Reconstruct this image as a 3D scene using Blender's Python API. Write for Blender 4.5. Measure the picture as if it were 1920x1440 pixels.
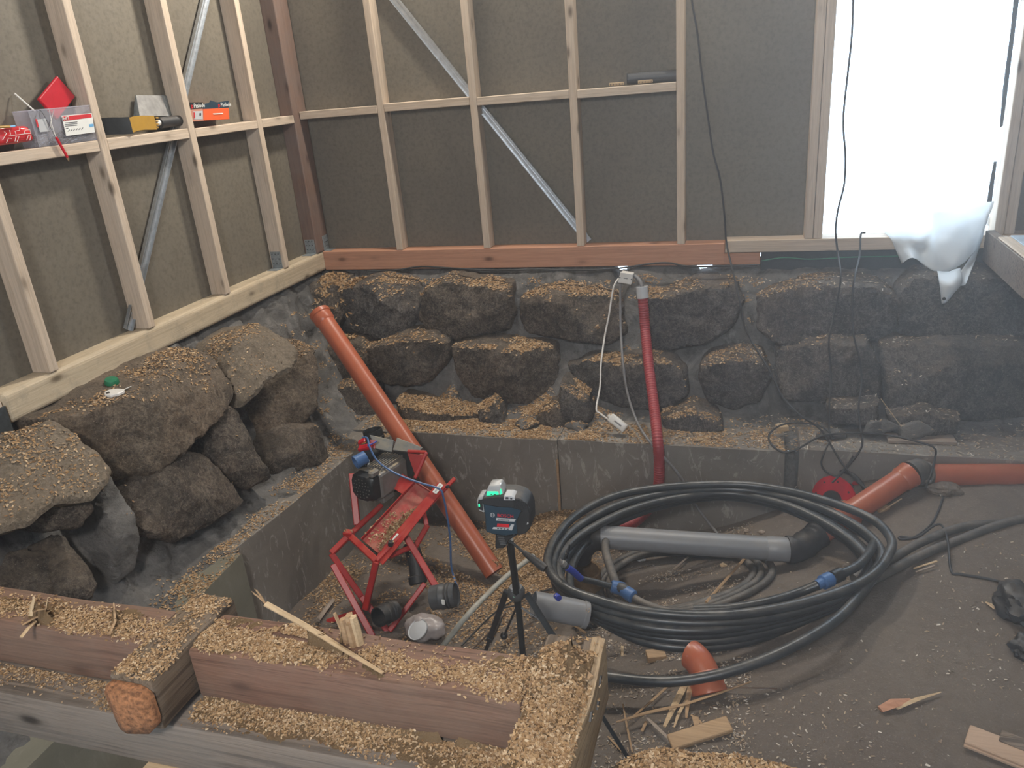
import bpy, bmesh, math, random
import numpy as np
from mathutils import Vector, Matrix, noise
from mathutils.bvhtree import BVHTree

random.seed(7); RNG = np.random.default_rng(7)
SC = bpy.context.scene
for o in list(bpy.data.objects): bpy.data.objects.remove(o)

# ------------------------------------------------------------------ camera
# metres; x runs along the back wall, y away from the viewer, z = 0 on the sill plates
F_PX = 1457.87
YAW, PITCH, ROLL = -0.3226421, -0.37439359, -0.08840168
CAM = np.array([2.791, -4.591, 0.984])
_fw = np.array([math.sin(YAW)*math.cos(PITCH), math.cos(YAW)*math.cos(PITCH), math.sin(PITCH)])
_r0 = np.array([math.cos(YAW), -math.sin(YAW), 0.0]); _u0 = np.cross(_r0, _fw)
_r = math.cos(ROLL)*_r0 + math.sin(ROLL)*_u0
_u = -math.sin(ROLL)*_r0 + math.cos(ROLL)*_u0
cam = bpy.data.objects.new('camera', bpy.data.cameras.new('camera'))
SC.collection.objects.link(cam); SC.camera = cam
cam.data.sensor_width = 36.0; cam.data.lens = F_PX/1920*36.0; cam.data.clip_start = 0.02
_M = Matrix.Identity(4)
for i in range(3):
    _M[i][0] = _r[i]; _M[i][1] = _u[i]; _M[i][2] = -_fw[i]; _M[i][3] = CAM[i]
cam.matrix_world = _M

# survey helpers: a photo pixel and a known plane (or distance) give a point in the room
def ray(x, y): return _fw + _r*(x-960)/F_PX - _u*(y-720)/F_PX
def on(x, y, a, v):
    d = ray(x, y); return CAM + d*((v-CAM[a])/d[a])
def X(x, y, v): return on(x, y, 0, v)
def Y(x, y, v): return on(x, y, 1, v)
def Z(x, y, v): return on(x, y, 2, v)
def D(x, y, d): return CAM + ray(x, y)*d
def PL(x, y, P, N):
    d = ray(x, y); P = np.array(P, float); N = np.array(N, float)
    return CAM + d*(((P-CAM)@N)/(d@N))

# ------------------------------------------------------------------ world, lamps, exposure
W = bpy.data.worlds.new('daylight'); SC.world = W; W.use_nodes = True
bg = W.node_tree.nodes['Background']
bg.inputs[0].default_value = (0.62, 0.80, 1.0, 1); bg.inputs[1].default_value = 5.0
VS = SC.view_settings
SC.display_settings.display_device = 'sRGB'
VS.view_transform = 'Standard'; VS.look = 'None'; VS.gamma = 1; VS.use_curve_mapping = False
VS.exposure = 0.0

def floodlight(name, loc, aim, power, col, sx=0.26, sy=0.20):
    L = bpy.data.lights.new(name, 'AREA'); L.shape = 'RECTANGLE'; L.size = sx; L.size_y = sy
    L.energy = power; L.color = col
    o = bpy.data.objects.new(name, L); SC.collection.objects.link(o); o.location = loc
    o.rotation_euler = Vector(aim).to_track_quat('-Z', 'Y').to_euler(); return o
# two site floodlights hung under the roof beside the back wall, turned down into the pit
floodlight('site_floodlight', (1.00, -0.16, 2.50), (-0.15, -0.85, -0.50), 85, (1.0, 0.93, 0.83))
floodlight('site_floodlight', (2.80, -0.16, 2.55), (-0.10, -0.85, -0.50), 50, (1.0, 0.95, 0.88))
# added fill light behind the viewer, brightening the faces turned this way
L = bpy.data.lights.new('fill_light', 'POINT'); L.energy = 330; L.color = (1.0, 0.97, 0.96); L.shadow_soft_size = 0.25
o = bpy.data.objects.new('fill_light', L); SC.collection.objects.link(o); o.location = (2.6, -5.9, 2.3)
SC.cycles.use_denoising = True
SC.cycles.max_bounces = 6
SC.cycles.diffuse_bounces = 4
SC.cycles.volume_bounces = 0
SC.cycles.sample_clamp_indirect = 6
SC.cycles.caustics_reflective = False; SC.cycles.caustics_refractive = False

# ------------------------------------------------------------------ materials
def _nt(name):
    m = bpy.data.materials.new(name); m.use_nodes = True
    nt = m.node_tree; b = nt.nodes['Principled BSDF']
    return m, nt, b
def N_(nt, t, **kw):
    n = nt.nodes.new(t)
    for k, v in kw.items():
        if k in n.inputs: n.inputs[k].default_value = v
        else: setattr(n, k, v)
    return n
def coords(nt, scale=(1, 1, 1), rot=(0, 0, 0)):
    tc = N_(nt, 'ShaderNodeTexCoord'); mp = N_(nt, 'ShaderNodeMapping')
    mp.inputs['Scale'].default_value = scale; mp.inputs['Rotation'].default_value = rot
    nt.links.new(tc.outputs['Object'], mp.inputs[0]); return mp.outputs[0]
def noise_(nt, vec, scale, detail=6, rough=0.6, dist=0.0):
    n = N_(nt, 'ShaderNodeTexNoise'); n.inputs['Scale'].default_value = scale
    n.inputs['Detail'].default_value = detail; n.inputs['Roughness'].default_value = rough
    n.inputs['Distortion'].default_value = dist
    nt.links.new(vec, n.inputs['Vector']); return n.outputs['Fac']
def ramp(nt, fac, stops):
    r = N_(nt, 'ShaderNodeValToRGB'); e = r.color_ramp.elements
    while len(e) < len(stops): e.new(0.5)
    for k, (p, c) in zip(e, stops):
        k.position = p; k.color = (*c, 1) if hasattr(c, '__len__') else (c, c, c, 1)
    nt.links.new(fac, r.inputs[0]); return r.outputs[0]
def mix(nt, fac, a, b, mode='MIX'):
    m = N_(nt, 'ShaderNodeMix'); m.data_type = 'RGBA'; m.blend_type = mode
    for sock, v in ((m.inputs[0], fac), (m.inputs[6], a), (m.inputs[7], b)):
        if isinstance(v, (int, float)): sock.default_value = v
        elif isinstance(v, tuple): sock.default_value = v + (1,) if len(v) == 3 else v
        else: nt.links.new(v, sock)
    return m.outputs[2]
def bump(nt, b, h, strength=0.4, dist=0.01):
    n = N_(nt, 'ShaderNodeBump'); n.inputs['Strength'].default_value = strength; n.inputs['Distance'].default_value = dist
    nt.links.new(h, n.inputs['Height']); nt.links.new(n.outputs[0], b.inputs['Normal'])
def upness(nt):
    g = N_(nt, 'ShaderNodeNewGeometry'); s = N_(nt, 'ShaderNodeSeparateXYZ')
    nt.links.new(g.outputs['Normal'], s.inputs[0]); return s.outputs[2]
def mul(nt, a, b):
    m = N_(nt, 'ShaderNodeMath'); m.operation = 'MULTIPLY'
    for s, v in ((m.inputs[0], a), (m.inputs[1], b)):
        if isinstance(v, (int, float)): s.default_value = v
        else: nt.links.new(v, s)
    return m.outputs[0]

def plain(name, col, rough=0.5, metal=0.0, var=0.12, scale=30, bmp=0.0, dust=None, spec=0.5):
    m, nt, b = _nt(name); v = coords(nt)
    n = noise_(nt, v, scale)
    c = ramp(nt, n, [(0.3, tuple(x*(1-var) for x in col)), (0.7, tuple(min(1, x*(1+var)) for x in col))])
    if dust:
        f = mul(nt, ramp(nt, upness(nt), [(0.35, 0.0), (0.95, 1.0)]), ramp(nt, noise_(nt, v, 14, 8, 0.7), [(0.40, 0.0), (0.62, dust[1])]))
        c = mix(nt, f, c, dust[0])
    nt.links.new(c, b.inputs['Base Color']); b.inputs['Roughness'].default_value = rough
    b.inputs['Metallic'].default_value = metal; b.inputs['Specular IOR Level'].default_value = spec
    if bmp: bump(nt, b, n, bmp, 0.004)
    return m
def wood(name, light, dark, axis, knots=True, rough=0.65, weather=None, ring=9.0, seed=0.0, bmp=0.15, spots=None, lines=0.25):
    m, nt, b = _nt(name)
    sc = [1, 1, 1]; sc[axis] = 0.06
    v = coords(nt, tuple(sc))
    tc = N_(nt, 'ShaderNodeMapping'); tc.inputs['Location'].default_value = (seed, seed*1.7, seed*0.6); nt.links.new(v, tc.inputs[0]); v = tc.outputs[0]
    g = noise_(nt, v, ring*2.2, 3, 0.5, 0.8)
    w = N_(nt, 'ShaderNodeMath'); w.operation = 'FRACT'; nt.links.new(mul(nt, g, 7.0), w.inputs[0])
    c = ramp(nt, w.outputs[0], [(0.0, light), (0.70, light), (0.95, tuple(0.55*a+0.45*d for a, d in zip(light, dark))), (1.0, light)])
    big = noise_(nt, v, 5, 4, 0.6)
    c = mix(nt, ramp(nt, big, [(0.40, 0.0), (0.68, 0.55)]), c, dark)
    fine = noise_(nt, v, 160, 3, 0.6)
    c = mix(nt, ramp(nt, fine, [(0.35, 0.30), (0.60, 0.0)]), c, tuple(x*0.62 for x in light))
    ln = noise_(nt, coords(nt, tuple(0.022 if i == axis else 1.0 for i in range(3)), (0, 0, 0)), 55, 5, 0.65, 0.6)
    c = mix(nt, ramp(nt, ln, [(0.43, lines), (0.49, 0.0), (0.53, 0.0), (0.61, lines*0.6)]), c, tuple(x*0.5 for x in dark))
    if weather:
        wn = noise_(nt, coords(nt, (1, 1, 1)), 3.2, 6, 0.65)
        c = mix(nt, ramp(nt, wn, [(0.38, 0.0), (0.60, 0.65)]), c, weather)
    if spots:
        c = mix(nt, ramp(nt, noise_(nt, coords(nt), 9, 7, 0.7), [(0.52, 0.0), (0.66, 0.75)]), c, spots)
    if knots:
        s2 = [3.4, 3.4, 3.4]; s2[axis] = 1.5
        vo = N_(nt, 'ShaderNodeTexVoronoi'); vo.inputs['Scale'].default_value = 2.6; nt.links.new(coords(nt, tuple(s2), (0.2, 0.1, seed)), vo.inputs['Vector'])
        k = ramp(nt, vo.outputs['Distance'], [(0.05, 1.0), (0.085, 0.8), (0.16, 0.18), (0.26, 0.0)])
        c = mix(nt, k, c, tuple(x*0.33 for x in dark))
    nt.links.new(c, b.inputs['Base Color']); b.inputs['Roughness'].default_value = rough
    b.inputs['Specular IOR Level'].default_value = 0.25
    bump(nt, b, fine, bmp, 0.003); return m
def stone_mat(name, dark, warm, pale, pale_amt=0.35):
    m, nt, b = _nt(name); v = coords(nt)
    n1 = noise_(nt, v, 3.0, 8, 0.65, 0.4); n2 = noise_(nt, v, 16, 10, 0.72, 1.2); n3 = noise_(nt, v, 70, 8, 0.7)
    c = mix(nt, ramp(nt, n1, [(0.38, 0.0), (0.62, 1.0)]), dark, warm)
    c = mix(nt, ramp(nt, n2, [(0.50, 0.0), (0.66, pale_amt)]), c, pale)
    vein = noise_(nt, v, 9, 9, 0.68, 2.6)
    c = mix(nt, ramp(nt, vein, [(0.47, 0.0), (0.505, 0.55), (0.54, 0.0)]), c, pale)
    vein2 = noise_(nt, v, 26, 6, 0.65, 3.0)
    c = mix(nt, ramp(nt, vein2, [(0.48, 0.0), (0.51, 0.40), (0.55, 0.0)]), c, tuple(min(1, x*1.25) for x in pale))
    c = mix(nt, ramp(nt, n3, [(0.36, 0.65), (0.54, 0.0)]), c, tuple(x*0.35 for x in dark))
    c = mix(nt, ramp(nt, noise_(nt, v, 6.5, 8, 0.75, 0.8), [(0.40, 0.55), (0.50, 0.0)]), c, tuple(x*0.45 for x in dark))
    sp = ramp(nt, noise_(nt, v, 190, 3, 0.5), [(0.66, 0.0), (0.72, 0.8)])
    c = mix(nt, sp, c, tuple(min(1, x*1.6) for x in pale))
    up = mul(nt, ramp(nt, upness(nt), [(0.25, 0.0), (0.75, 1.0)]), ramp(nt, noise_(nt, v, 12, 8, 0.75), [(0.38, 0.05), (0.62, 0.60)]))
    c = mix(nt, up, c, (0.185, 0.145, 0.106))
    nt.links.new(c, b.inputs['Base Color']); b.inputs['Roughness'].default_value = 0.85
    b.inputs['Specular IOR Level'].default_value = 0.3
    a = N_(nt, 'ShaderNodeMath'); a.operation = 'ADD'; nt.links.new(n2, a.inputs[0]); nt.links.new(mul(nt, n3, 0.5), a.inputs[1])
    bump(nt, b, a.outputs[0], 0.8, 0.016); return m
def earth_mat(name, a, b_, pale, bscale=1.0, chips=0.5):
    m, nt, b = _nt(name); v = coords(nt)
    n1 = noise_(nt, v, 1.6, 8, 0.6, 0.3); n2 = noise_(nt, v, 22, 10, 0.75); n3 = noise_(nt, v, 120, 4, 0.6)
    c = mix(nt, ramp(nt, n1, [(0.35, 0.0), (0.66, 1.0)]), a, b_)
    c = mix(nt, ramp(nt, n2, [(0.45, 0.0), (0.75, 0.6)]), c, tuple(x*0.55 for x in a))
    c = mix(nt, ramp(nt, n3, [(0.60, 0.0), (0.74, chips)]), c, pale)
    nt.links.new(c, b.inputs['Base Color']); b.inputs['Roughness'].default_value = 0.95
    b.inputs['Specular IOR Level'].default_value = 0.15
    ad = N_(nt, 'ShaderNodeMath'); ad.operation = 'ADD'; nt.links.new(n2, ad.inputs[0]); nt.links.new(mul(nt, n3, 0.35), ad.inputs[1])
    bump(nt, b, ad.outputs[0], 0.6*bscale, 0.015); return m
def mortar_mat(name, a, b_, pale, bscale=1.0, chips=0.5):
    m = earth_mat(name, a, b_, pale, bscale, chips); nt = m.node_tree; b = nt.nodes['Principled BSDF']
    old = b.inputs['Base Color'].links[0].from_socket; v = coords(nt)
    c = mix(nt, ramp(nt, noise_(nt, v, 4.5, 8, 0.7, 1.2), [(0.52, 0.0), (0.64, 0.6)]), old, (0.30, 0.285, 0.265))
    c = mix(nt, ramp(nt, noise_(nt, v, 8, 8, 0.75, 0.5), [(0.36, 0.7), (0.47, 0.0)]), c, (0.05, 0.046, 0.042))
    nt.links.new(c, b.inputs['Base Color']); return m
def concrete_mat(name, a, b_, scratch, streak=0.5):
    m, nt, b = _nt(name); v = coords(nt)
    n1 = noise_(nt, v, 2.4, 9, 0.65, 0.6)
    n2 = noise_(nt, coords(nt, (1.3, 1.3, 0.5)), 10, 8, 0.72, 2.2)
    c = mix(nt, ramp(nt, n1, [(0.36, 0.0), (0.64, 1.0)]), a, b_)
    c = mix(nt, ramp(nt, n2, [(0.56, 0.0), (0.63, streak), (0.70, 0.0)]), c, scratch)
    c = mix(nt, ramp(nt, noise_(nt, v, 60, 5, 0.6), [(0.62, 0.0), (0.76, 0.35)]), c, tuple(x*0.5 for x in a))
    nt.links.new(c, b.inputs['Base Color']); b.inputs['Roughness'].default_value = 0.7
    bump(nt, b, n2, 0.12, 0.01); return m
def flake_mat(name, cols):
    m, nt, b = _nt(name)
    g = N_(nt, 'ShaderNodeNewGeometry')
    c = ramp(nt, g.outputs['Random Per Island'], [(i/(len(cols)-1), k) for i, k in enumerate(cols)])
    nt.links.new(c, b.inputs['Base Color']); b.inputs['Roughness'].default_value = 0.8
    b.inputs['Specular IOR Level'].default_value = 0.2; return m

M = {}
M['board'] = None
def board_mat():
    m, nt, b = _nt('fibreboard'); v = coords(nt)
    n1 = noise_(nt, v, 1.7, 7, 0.6, 0.5); n2 = noise_(nt, v, 40, 8, 0.75); n3 = noise_(nt, v, 7, 7, 0.7, 1.5)
    c = mix(nt, ramp(nt, n1, [(0.36, 0.0), (0.64, 1.0)]), (0.186, 0.163, 0.124), (0.156, 0.137, 0.106))
    c = mix(nt, ramp(nt, n3, [(0.55, 0.0), (0.72, 0.22)]), c, (0.25, 0.21, 0.165))
    c = mix(nt, ramp(nt, n2, [(0.36, 0.45), (0.54, 0.0)]), c, (0.08, 0.067, 0.053))
    nt.links.new(c, b.inputs['Base Color']); b.inputs['Roughness'].default_value = 0.55
    b.inputs['Specular IOR Level'].default_value = 0.25
    bump(nt, b, n2, 0.25, 0.002); return m
M['board'] = board_mat()
SPR, SPD = (0.64, 0.53, 0.42), (0.52, 0.39, 0.27)
M['spruce_z'] = wood('spruce_upright', SPR, SPD, 2)
M['spruce_x'] = wood('spruce_crosswise', SPR, SPD, 0)
M['spruce_y'] = wood('spruce_lengthwise', SPR, SPD, 1)
M['sill_y'] = wood('sill_timber', (0.60, 0.50, 0.36), (0.48, 0.37, 0.24), 1, spots=(0.36, 0.30, 0.22))
M['red_x'] = wood('reddish_larch', (0.56, 0.295, 0.185), (0.42, 0.19, 0.11), 0)
M['red_z'] = wood('reddish_post', (0.235, 0.145, 0.105), (0.15, 0.085, 0.06), 2, weather=(0.19, 0.145, 0.125))
M['old_x'] = wood('old_red_joist', (0.225, 0.120, 0.080), (0.14, 0.070, 0.046), 0, weather=(0.205, 0.135, 0.095), bmp=0.5, lines=0.75)
M['old_y'] = wood('old_brown_joist', (0.20, 0.15, 0.105), (0.13, 0.09, 0.06), 1, bmp=0.5, lines=0.7)
M['grey_x'] = wood('grey_weathered_joist', (0.245, 0.188, 0.142), (0.130, 0.098, 0.076), 0, weather=(0.21, 0.176, 0.145), bmp=0.6, lines=0.85)
M['rot_y'] = wood('pale_rotten_edge', (0.48, 0.36, 0.22), (0.28, 0.18, 0.10), 1, bmp=0.8, knots=False, lines=0.6)
M['scrap'] = wood('scrap_timber', (0.45, 0.30, 0.17), (0.31, 0.185, 0.095), 0, knots=False)
M['floorboard'] = wood('planed_floorboard', (0.50, 0.355, 0.255), (0.40, 0.27, 0.18), 0, knots=False, lines=0.15)
M['scrap_pale'] = wood('pale_splinter', (0.62, 0.46, 0.28), (0.44, 0.29, 0.16), 0, knots=False)
M['scrap_grey'] = wood('grey_splinter', (0.38, 0.31, 0.25), (0.26, 0.20, 0.16), 0, knots=False)
M['endgrain'] = plain('fresh_sawn_end', (0.30, 0.130, 0.055), 0.95, var=0.6, scale=110, bmp=1.0)
M['galv'] = plain('galvanised_steel', (0.56, 0.59, 0.62), 0.38, 0.85, var=0.15, scale=40)
M['galv_dull'] = plain('dull_zinc_plate', (0.30, 0.33, 0.34), 0.55, 0.5, var=0.25, scale=60)
M['stone'] = stone_mat('dark_granite', (0.052, 0.044, 0.038), (0.098, 0.072, 0.055), (0.26, 0.215, 0.17), 0.45)
M['stone_cool'] = stone_mat('grey_granite', (0.050, 0.047, 0.046), (0.082, 0.068, 0.060), (0.25, 0.225, 0.20), 0.4)
M['stone_brown'] = stone_mat('brown_granite', (0.078, 0.060, 0.044), (0.145, 0.100, 0.066), (0.27, 0.215, 0.16), 0.5)
M['stone_tan'] = stone_mat('tan_granite', (0.175, 0.140, 0.100), (0.235, 0.185, 0.130), (0.30, 0.25, 0.19), 0.4)
M['mortar'] = mortar_mat('grey_mortar', (0.125, 0.119, 0.112), (0.200, 0.190, 0.178), (0.30, 0.285, 0.265), 1.6, 0.3)
M['concrete'] = concrete_mat('cast_concrete', (0.160, 0.138, 0.116), (0.225, 0.202, 0.172), (0.42, 0.39, 0.345), 0.75)
M['concrete_g'] = concrete_mat('greenish_concrete', (0.150, 0.142, 0.105), (0.190, 0.178, 0.135), (0.27, 0.255, 0.22), 0.25)
M['earth'] = earth_mat('packed_sand', (0.222, 0.184, 0.150), (0.172, 0.140, 0.115), (0.48, 0.42, 0.34), 1.5)
M['dust'] = earth_mat('sawdust_bed', (0.27, 0.178, 0.095), (0.19, 0.120, 0.062), (0.48, 0.34, 0.20), 1.6, 0.7)
M['flake'] = flake_mat('sawdust_flakes', [(0.50, 0.335, 0.180), (0.31, 0.185, 0.088), (0.41, 0.265, 0.135), (0.21, 0.118, 0.056), (0.60, 0.455, 0.295), (0.35, 0.212, 0.100)])
M['chip'] = flake_mat('wood_chips', [(0.50, 0.41, 0.30), (0.32, 0.235, 0.155), (0.40, 0.31, 0.22), (0.22, 0.155, 0.105), (0.66, 0.60, 0.52), (0.12, 0.09, 0.07)])
M['orange'] = plain('orange_pvc', (0.40, 0.102, 0.048), 0.33, var=0.10, scale=5, dust=((0.36, 0.22, 0.14), 0.25))
M['greypipe'] = plain('grey_pp', (0.20, 0.205, 0.215), 0.42, var=0.08, scale=6, dust=((0.33, 0.27, 0.20), 0.2))
M['rubber'] = plain('black_rubber', (0.022, 0.022, 0.023), 0.55, var=0.3, scale=20, dust=((0.22, 0.18, 0.14), 0.35))
M['pe'] = plain('black_polyethylene', (0.030, 0.034, 0.037), 0.36, var=0.3, scale=12, dust=((0.17, 0.155, 0.135), 0.55))
M['pe_dusty'] = plain('dusty_hose', (0.075, 0.070, 0.064), 0.6, var=0.3, scale=18, dust=((0.20, 0.17, 0.14), 0.7))
M['cable'] = plain('black_cable', (0.025, 0.024, 0.024), 0.6, var=0.3)
M['brown_wire'] = plain('brown_wire', (0.09, 0.05, 0.03), 0.6)
M['cable_grey'] = plain('grey_cable', (0.19, 0.185, 0.185), 0.5)
M['white_pl'] = plain('white_plastic', (0.72, 0.70, 0.66), 0.4, var=0.05)
M['black_pl'] = plain('black_plastic', (0.020, 0.021, 0.022), 0.42, var=0.3)
M['dark_grey'] = plain('dark_grey_plastic', (0.065, 0.067, 0.070), 0.5)
M['redhose'] = plain('red_corrugated', (0.33, 0.040, 0.045), 0.45, var=0.1)
M['red'] = plain('red_enamel', (0.42, 0.022, 0.020), 0.38, var=0.16, scale=14, dust=((0.35, 0.18, 0.12), 0.3))
M['red_tray'] = plain('worn_red_enamel', (0.40, 0.045, 0.040), 0.45, var=0.3, scale=9, dust=((0.42, 0.25, 0.17), 0.7))
M['red_pl'] = plain('red_plastic', (0.50, 0.012, 0.025), 0.25, var=0.08)
M['red_pack'] = plain('red_bag_film', (0.55, 0.030, 0.035), 0.22, var=0.12, scale=12)
M['blue'] = plain('blue_fitting', (0.055, 0.130, 0.30), 0.42, var=0.1)
M['blue_dk'] = plain('blue_band', (0.035, 0.055, 0.32), 0.4)
M['motor'] = plain('grey_cast_alloy', (0.21, 0.20, 0.185), 0.5, 0.25, var=0.12, dust=((0.40, 0.30, 0.16), 0.8))
M['guard'] = plain('grey_guard_paint', (0.155, 0.162, 0.160), 0.45, var=0.1, dust=((0.42, 0.34, 0.20), 0.7))
M['navy'] = plain('navy_plastic', (0.018, 0.042, 0.065), 0.42, var=0.1)
M['silver'] = plain('silver_plastic', (0.52, 0.53, 0.53), 0.3, 0.3, var=0.06)
M['lblgrey'] = plain('label_grey', (0.48, 0.49, 0.50), 0.5, var=0.03)
M['lblwhite'] = plain('label_white', (0.78, 0.78, 0.74), 0.5, var=0.04)
M['lblblue'] = plain('label_blue', (0.14, 0.42, 0.72), 0.5)
M['ink'] = plain('printing_ink', (0.05, 0.05, 0.06), 0.6)
M['redink'] = plain('red_ink', (0.62, 0.02, 0.03), 0.5)
M['yellow'] = plain('mustard_plastic', (0.42, 0.235, 0.030), 0.5, var=0.08)
M['orange_card'] = plain('orange_card', (0.78, 0.115, 0.025), 0.55, var=0.06)
M['orange_lt'] = plain('faded_orange_card', (0.50, 0.22, 0.15), 0.6, var=0.1)
M['bag'] = plain('grey_plastic_bag', (0.33, 0.29, 0.275), 0.35, var=0.15, scale=20)
M['steel'] = plain('brushed_steel', (0.33, 0.325, 0.315), 0.45, 0.6, var=0.2, scale=30, bmp=0.3)
M['bitumen'] = plain('black_bitumen_felt', (0.030, 0.034, 0.036), 0.7, var=0.25, scale=60, bmp=0.4)
M['green'] = plain('green_plastic', (0.015, 0.16, 0.075), 0.4)
M['greenlamp'] = None
M['fleece'] = plain('white_insulation', (0.75, 0.74, 0.72), 0.9, var=0.08)
M['frost'] = plain('blue_grey_board', (0.40, 0.47, 0.53), 0.6, var=0.2, scale=12)
M['yarn'] = plain('pale_conduit', (0.36, 0.36, 0.32), 0.5, var=0.15, dust=((0.28, 0.20, 0.12), 0.5))
def emis(name, col, s):
    m, nt, b = _nt(name); b.inputs['Base Color'].default_value = (*col, 1)
    b.inputs['Emission Color'].default_value = (*col, 1); b.inputs['Emission Strength'].default_value = s; return m
M['greenlamp'] = emis('green_laser_window', (0.03, 0.75, 0.36), 0.9)
def clear_mat():
    m, nt, b = _nt('clear_plastic'); b.inputs['Base Color'].default_value = (0.82, 0.82, 0.88, 1)
    b.inputs['Roughness'].default_value = 0.12
    t = N_(nt, 'ShaderNodeBsdfTransparent'); t.inputs[0].default_value = (0.90, 0.90, 0.93, 1)
    mx = N_(nt, 'ShaderNodeMixShader'); mx.inputs[0].default_value = 0.22
    nt.links.new(t.outputs[0], mx.inputs[1]); nt.links.new(b.outputs[0], mx.inputs[2])
    nt.links.new(mx.outputs[0], nt.nodes['Material Output'].inputs[0]); return m
M['clear'] = clear_mat()
def sheet_mat():
    m, nt, b = _nt('white_sheeting'); b.inputs['Base Color'].default_value = (0.84, 0.87, 0.89, 1); b.inputs['Roughness'].default_value = 0.35
    t = N_(nt, 'ShaderNodeBsdfTranslucent'); t.inputs[0].default_value = (0.88, 0.93, 0.96, 1)
    mx = N_(nt, 'ShaderNodeMixShader'); mx.inputs[0].default_value = 0.5
    nt.links.new(b.outputs[0], mx.inputs[1]); nt.links.new(t.outputs[0], mx.inputs[2])
    nt.links.new(mx.outputs[0], nt.nodes['Material Output'].inputs[0]); return m
M['sheet'] = sheet_mat()

# ------------------------------------------------------------------ object helpers
def wl(o):
    p = Vector((0, 0, 0))
    while o is not None: p += o.location; o = o.parent
    return p
def tag(o, label=None, cat=None, group=None, kind=None):
    if label: o['label'] = label
    if cat: o['category'] = cat
    if group: o['group'] = group
    if kind: o['kind'] = kind
    return o
def thing(name, label, cat, loc, group=None):
    o = bpy.data.objects.new(name, None); SC.collection.objects.link(o); o.location = [float(a) for a in loc]
    o.empty_display_size = 0.05
    return tag(o, label, cat, group)
def struct(name, loc=(0, 0, 0), label=None):
    o = bpy.data.objects.new(name, None); SC.collection.objects.link(o); o.location = loc; o['kind'] = 'structure'
    if label: o['label'] = label
    return o
def mesh(name, verts, faces, mat, parent=None, smooth=False, bm=None, sharp=None):
    me = bpy.data.meshes.new(name)
    if bm is not None:
        bm.to_mesh(me); bm.free()
    else:
        me.from_pydata([tuple(float(a) for a in v) for v in verts], [], faces)
    o = bpy.data.objects.new(name, me)
    off = wl(parent) if parent is not None else None
    if parent is not None: o.parent = parent
    else:
        n = len(me.vertices); co = np.empty(n*3); me.vertices.foreach_get('co', co); co = co.reshape(-1, 3)
        off = Vector(((co[:, 0].min()+co[:, 0].max())/2, (co[:, 1].min()+co[:, 1].max())/2, co[:, 2].min())); o.location = off
    me.transform(Matrix.Translation(-off))
    for mm in (mat if isinstance(mat, (list, tuple)) else [mat]): me.materials.append(mm)
    if smooth:
        me.polygons.foreach_set('use_smooth', [True]*len(me.polygons))
        if sharp: me.set_sharp_from_angle(angle=math.radians(sharp))
    SC.collection.objects.link(o); me.update(); return o
def V3(a): return Vector([float(x) for x in a])
def box_bm(lo, hi, bev=0.0, seg=1, bm=None, Mx=None):
    b2 = bmesh.new(); bmesh.ops.create_cube(b2, size=1)
    lo, hi = V3(lo), V3(hi); c = (lo+hi)/2; s = hi-lo
    for v in b2.verts: v.co = Vector((v.co.x*s.x, v.co.y*s.y, v.co.z*s.z))
    if bev: bmesh.ops.bevel(b2, geom=b2.edges[:], offset=bev, segments=seg, affect='EDGES', profile=0.5)
    for v in b2.verts: v.co = (Mx @ (v.co + c)) if Mx is not None else v.co + c
    if bm is None: return b2
    me = bpy.data.meshes.new('t'); b2.to_mesh(me); b2.free(); bm.from_mesh(me); bpy.data.meshes.remove(me); return bm
def box(name, lo, hi, mat, parent=None, bev=0.003, seg=1):
    return mesh(name, None, None, mat, parent, bm=box_bm(lo, hi, bev, seg))
def basis(a, b, up=(0, 0, 1), roll=0.0):
    z = (V3(b)-V3(a)).normalized(); up = V3(up)
    if abs(z.dot(up.normalized())) > 0.98: up = Vector((0, 1, 0)) if abs(z.y) < 0.9 else Vector((1, 0, 0))
    x = up.cross(z).normalized(); y = z.cross(x)
    m = Matrix((x, y, z)).transposed().to_4x4()
    if roll: m = m @ Matrix.Rotation(roll, 4, 'Z')
    return m
def bar_bm(a, b, w, h, up=(0, 0, 1), bev=0.002, bm=None, seg=1):
    """beam from a to b: w across, h along up"""
    a, b = V3(a), V3(b); m = Matrix.Translation((a+b)/2) @ basis(a, b, up); L = (b-a).length
    return box_bm((-w/2, -h/2, -L/2), (w/2, h/2, L/2), bev, seg, bm, m)
def bar(name, a, b, w, h, mat, parent=None, up=(0, 0, 1), bev=0.002, seg=1):
    return mesh(name, None, None, mat, parent, bm=bar_bm(a, b, w, h, up, bev, None, seg))
def cyl_bm(a, b, r, r2=None, n=20, cap=True, bm=None, bev=0.0):
    a, b = V3(a), V3(b); L = (b-a).length
    b2 = bmesh.new(); bmesh.ops.create_cone(b2, cap_ends=cap, segments=n, radius1=r, radius2=r if r2 is None else r2, depth=L)
    if bev: bmesh.ops.bevel(b2, geom=[e for e in b2.edges if abs(e.verts[0].co.z-e.verts[1].co.z) < 1e-6], offset=bev, segments=2, affect='EDGES')
    m = Matrix.Translation((a+b)/2) @ basis(a, b)
    for v in b2.verts: v.co = m @ v.co
    if bm is None: return b2
    me = bpy.data.meshes.new('t'); b2.to_mesh(me); b2.free(); bm.from_mesh(me); bpy.data.meshes.remove(me); return bm
def cyl(name, a, b, r, mat, parent=None, r2=None, n=20, bev=0.0):
    return mesh(name, None, None, mat, parent, True, cyl_bm(a, b, r, r2, n, True, None, bev), 40)
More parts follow.
